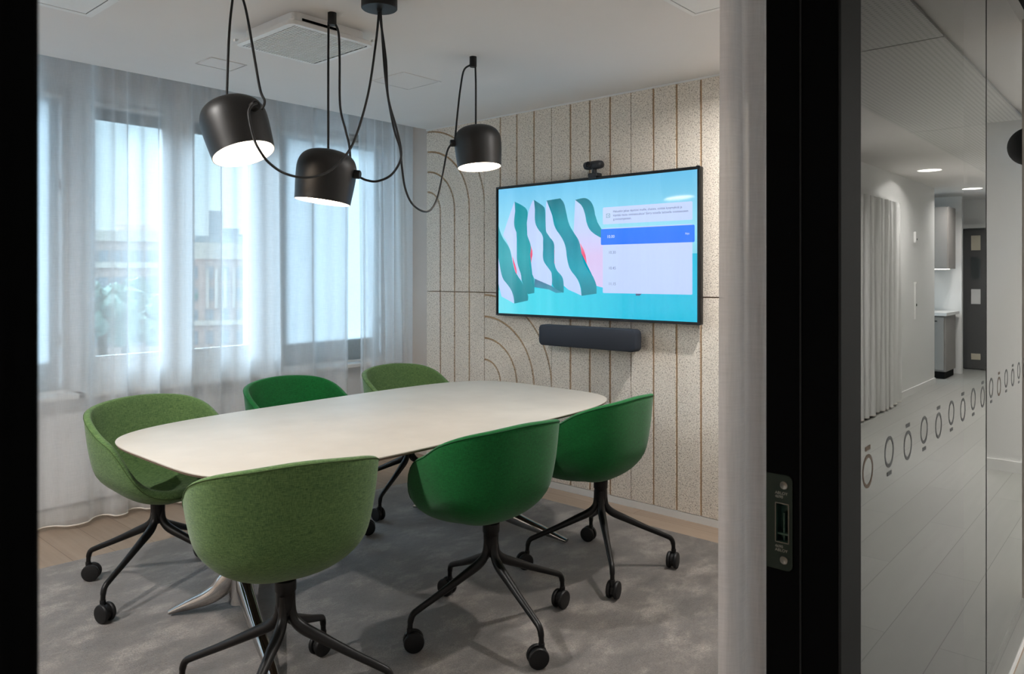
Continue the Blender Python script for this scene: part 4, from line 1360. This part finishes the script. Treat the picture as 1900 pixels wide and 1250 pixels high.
for i in range(5):
    x0 = 1.43 + 2.5 * (i - 1)
    p = box('ceiling_panel', (x0 + .004, -.68, ZC - .014), (x0 + 2.492, .06, ZC - .001), 'perf')
    tag(p, 'perforated white corridor ceiling panel, %s' % ['over the near end', 'beside the door opening', 'mirrored above the downlights', 'farther down the corridor', 'at the far end of the corridor'][i], 'ceiling panel', 'perforated corridor ceiling panels')
dl = [(3.62, -.98), (6.3, -1.15), (8.98, -1.1), (11.27, -1.1), (0.9, -1.0), (-1.6, -1.0)]  # includes one added out of view to brighten the corridor curtain
for i, (x, y) in enumerate(dl):
    downlight(x, y, ZC, .12, 'round corridor downlight, %s' % ['mirrored at the top beside the door frame', 'added out of view to brighten the corridor curtain', 'mirrored above the wall thermostat', 'mirrored above the dark door', 'behind the camera', 'at the near end of the corridor'][i], (36 if i == 2 else 50 if i == 1 else 10 if i >= 4 else 27), group='corridor downlights', spread=R(150), col=(1, .97, .93))
def cbox(name, lo, hi, mat, label, cat, **k):
    return tag(box(name, lo, hi, mat, None, **k), label, cat)
root = empty('wall_thermostat', (9.90, -1.46, 1.80))
box('cover', (-.04, 0, 0), (.04, .025, .13), 'white', root, .004); box('button', (-.01, .025, .03), (.01, .029, .05), 'frame_grey', root)
tag(root, 'small white thermostat high on the mirrored corridor wall', 'thermostat')
root = empty('wall_rail', (9.90, -1.46, .88))
box('rail', (-.03, 0, 0), (.03, .02, .45), 'white', root, .004); box('bracket', (-.04, 0, .43), (.04, .03, .45), 'white', root); box('socket', (-.012, .02, .16), (.012, .024, .19), 'frame_grey', root)
tag(root, 'tall narrow white wall rail below the thermostat', 'wall fitting')
curtain('corridor_curtain', [(x, y) for x, y in wave_path(6.6, 8.95, -1.36, .07, .18, 44)], 0.02, 2.2, 'corr_curtain', 'pale curtain along the corridor wall mirrored beside the door frame', 'curtain', seed=3)
M['cab'] = plain('grey_cabinet', srgb(150, 146, 142), 0.6)
M['door_dark'] = plain('dark_door_paint', srgb(84, 84, 84), 0.5)
M['sage'] = plain('frosted_light_glass', srgb(205, 196, 176), 0.4)
# kitchenette in the nook (virtual position beyond the corridor wall end)
root = empty('kitchen_base_cabinet', (11.75, -1.74, 0))
box('body', (-.3, -.3, .1), (.3, .3, .86), 'cab', root); box('plinth', (-.28, -.28, 0), (.28, .28, .1), 'frame_grey', root)
for k_ in range(2): 
    d_ = box('cabinet_door', (-.32, -.29 + .3 * k_, .12), (-.3, -.01 + .29 * k_, .84), 'cab', root, .003)
    box('handle', (-.335, -.2 + .3 * k_, .78), (-.32, -.1 + .3 * k_, .79), 'frame_grey', d_)
tag(root, 'grey kitchen base cabinet mirrored beside the dark door', 'cabinet')
cbox('worktop', (11.40, -2.06, .86), (12.20, -1.42, .90), 'white', 'white worktop on the mirrored kitchen cabinet', 'worktop')
root = empty('kitchen_wall_cabinet', (11.85, -1.74, 1.5))
box('body', (-.25, -.3, 0), (.2, .3, .85), 'cab', root); box('cabinet_door', (-.27, -.29, .01), (-.25, .29, .84), 'cab', root, .003)
box('light_strip', (-.2, -.25, -.012), (.1, .25, 0), 'down_glow', root)
tag(root, 'grey wall cabinet with light strip above the mirrored worktop', 'cabinet')
struct(box('wall_splash', (12.25, -2.6, 0), (12.33, -1.40, ZC), 'white'), 'white splashback wall behind the kitchen cabinets')
root = empty('door_2', (12.97, -1.22, 0))
struct(root, 'dark grey door with narrow glass slits at the corridor end')
dd = box('door_leaf', (-.05, -.42, 0.01), (0, .46, 2.10), 'door_dark', root, .003)
for za, zb_, m_ in ((1.78, 2.0, 'sage'), (1.35, 1.68, 'win_glass'), (.98, 1.2, 'white'), (.15, .24, 'sage')):
    box('glass_slit', (-.055, -.18, za), (-.05, -.06, zb_), m_, dd)
box('handle', (-.10, .30, .98), (-.06, .42, 1.0), 'screw', dd, .003); box('sign', (-.054, .1, 1.36), (-.05, .22, 1.46), 'white', dd)
bm = bmesh.new()
bm_box(bm, (-.06, -.50, 0), (.02, -.43, 2.11)); bm_box(bm, (-.06, .47, 0), (.02, .54, 2.11)); bm_box(bm, (-.06, -.50, 2.11), (.02, .54, 2.17))
from_bm('door_casing', bm, 'white', root)
root = empty('globe_lamp', (6.12, .13, 2.29))
bm = bmesh.new(); bmesh.ops.create_uvsphere(bm, u_segments=28, v_segments=18, radius=.13)
from_bm('globe', bm, 'frame_grey', root, smooth=True)
lathe('stem', [(0, .12), (.008, .12), (.008, .245), (.04, .248), (0, .25)], 'frame_grey', root, 14)
tag(root, 'dark globe ceiling lamp mirrored at the right edge of the glass', 'lamp')

# ------------------------------------------------------------------ outside
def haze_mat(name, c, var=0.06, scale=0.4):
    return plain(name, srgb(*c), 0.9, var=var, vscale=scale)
M['brick'] = haze_mat('hazed_red_brick', (206, 186, 180))  # building colours are paled to paint in the haze outside
M['stone'] = haze_mat('hazed_stone', (222, 216, 208))
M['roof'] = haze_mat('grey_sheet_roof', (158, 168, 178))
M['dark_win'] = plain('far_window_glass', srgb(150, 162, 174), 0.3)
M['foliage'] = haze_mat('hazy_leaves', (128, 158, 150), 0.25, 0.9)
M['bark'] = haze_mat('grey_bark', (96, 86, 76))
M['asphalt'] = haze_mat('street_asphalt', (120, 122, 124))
struct(box('ground_outside', (-60, 5.3, -11.2), (140, 220, -11.0), 'asphalt'), 'street level far below the window')
def building(loc, head, w, h, depth, base_z, label, wall_m, floors, cols_n, cornice, extra=None):
    root = empty('building', (loc[0], loc[1], base_z), head)
    box('wall', (-w / 2, 0, 0), (w / 2, depth, h), wall_m, root)
    box('cornice', (-w / 2 - .3, -.5, h - cornice), (w / 2 + .3, depth, h + .25), 'stone', root)
    wm = None
    for f in range(floors):
        for c in range(cols_n):
            x = -w / 2 + w * (c + .5) / cols_n
            z = h - cornice - 3.0 - f * 3.2
            if z < 2: continue
            if wm is None:
                first = box('window', (-.55, -.12, 0), (.55, .05, 1.9), 'dark_win', root)
                wm = first.data; o = first
            else:
                o = bpy.data.objects.new('window', wm); COL.objects.link(o); o.parent = root
            o.location = (x, 0, z)
    if extra: extra(root)
    return tag(root, label, 'building')
def ex_right(root):
    for c in range(4):
        x = -12.1 + 1.25 * c
        box('pilaster', (x - .22, -.5, 7.4), (x + .22, 0, 13.2), 'stone', root)
    box('ledge', (-15, -.8, 4.9), (15, 0, 5.6), 'stone', root)
    box('roof', (-14.2, .8, 17.2), (14.5, 12, 18.2), 'roof', root)
def ex_left(root):
    box('roof', (-0.5, 2, 17.4), (7.4, 10, 18.6), 'brick', root)
    box('ledge', (-7.6, -.5, 13.2), (7.6, 0, 13.9), 'stone', root)
building((64.1, 102.5), R(-25), 30, 16.9, 13, -11, 'haze-pale brick building with white pilasters seen through the right window pane', 'brick', 4, 14, 2.2, ex_right)
building((36.0, 94.5), R(-21), 15, 17.4, 12, -11, 'long haze-pale stone building seen through the left window pane', 'brick', 5, 12, 1.0, ex_left)
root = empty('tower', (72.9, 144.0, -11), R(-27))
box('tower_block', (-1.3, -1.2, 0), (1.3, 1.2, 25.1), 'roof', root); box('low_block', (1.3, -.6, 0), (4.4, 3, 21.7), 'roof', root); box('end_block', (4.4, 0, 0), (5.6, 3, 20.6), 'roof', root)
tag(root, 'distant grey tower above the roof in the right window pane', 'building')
def tree(x, y, zt, r, seed, label):
    rnd = random.Random(seed)
    root = empty('tree', (x, y, -11))
    ht = zt + 11
    bm = bmesh.new()
    for k_ in range(12):
        m_ = Matrix.Translation((rnd.uniform(-r, r) * .7, rnd.uniform(-r, r) * .7, ht - r * rnd.uniform(.6, 2.2)))
        b2 = bmesh.ops.create_icosphere(bm, subdivisions=3, radius=r * rnd.uniform(.4, .62), matrix=m_)
    for v in bm.verts:
        v.co += v.normal * 0
        v.co += Vector((math.sin(v.co.x * 5 + v.co.z * 7), math.sin(v.co.y * 6 + v.co.x * 4), math.sin(v.co.z * 8 + v.co.y * 5))) * .16 + Vector([rnd.uniform(-.12, .12) for _ in range(3)])
    from_bm('crown', bm, 'foliage', root)
    tube('trunk', [(0, 0, 0), (.1, 0, ht * .4), (0, .1, ht - r * 1.2)], .28, 'bark', root, 8, 4)
    return tag(root, label, 'tree', 'trees below the window')
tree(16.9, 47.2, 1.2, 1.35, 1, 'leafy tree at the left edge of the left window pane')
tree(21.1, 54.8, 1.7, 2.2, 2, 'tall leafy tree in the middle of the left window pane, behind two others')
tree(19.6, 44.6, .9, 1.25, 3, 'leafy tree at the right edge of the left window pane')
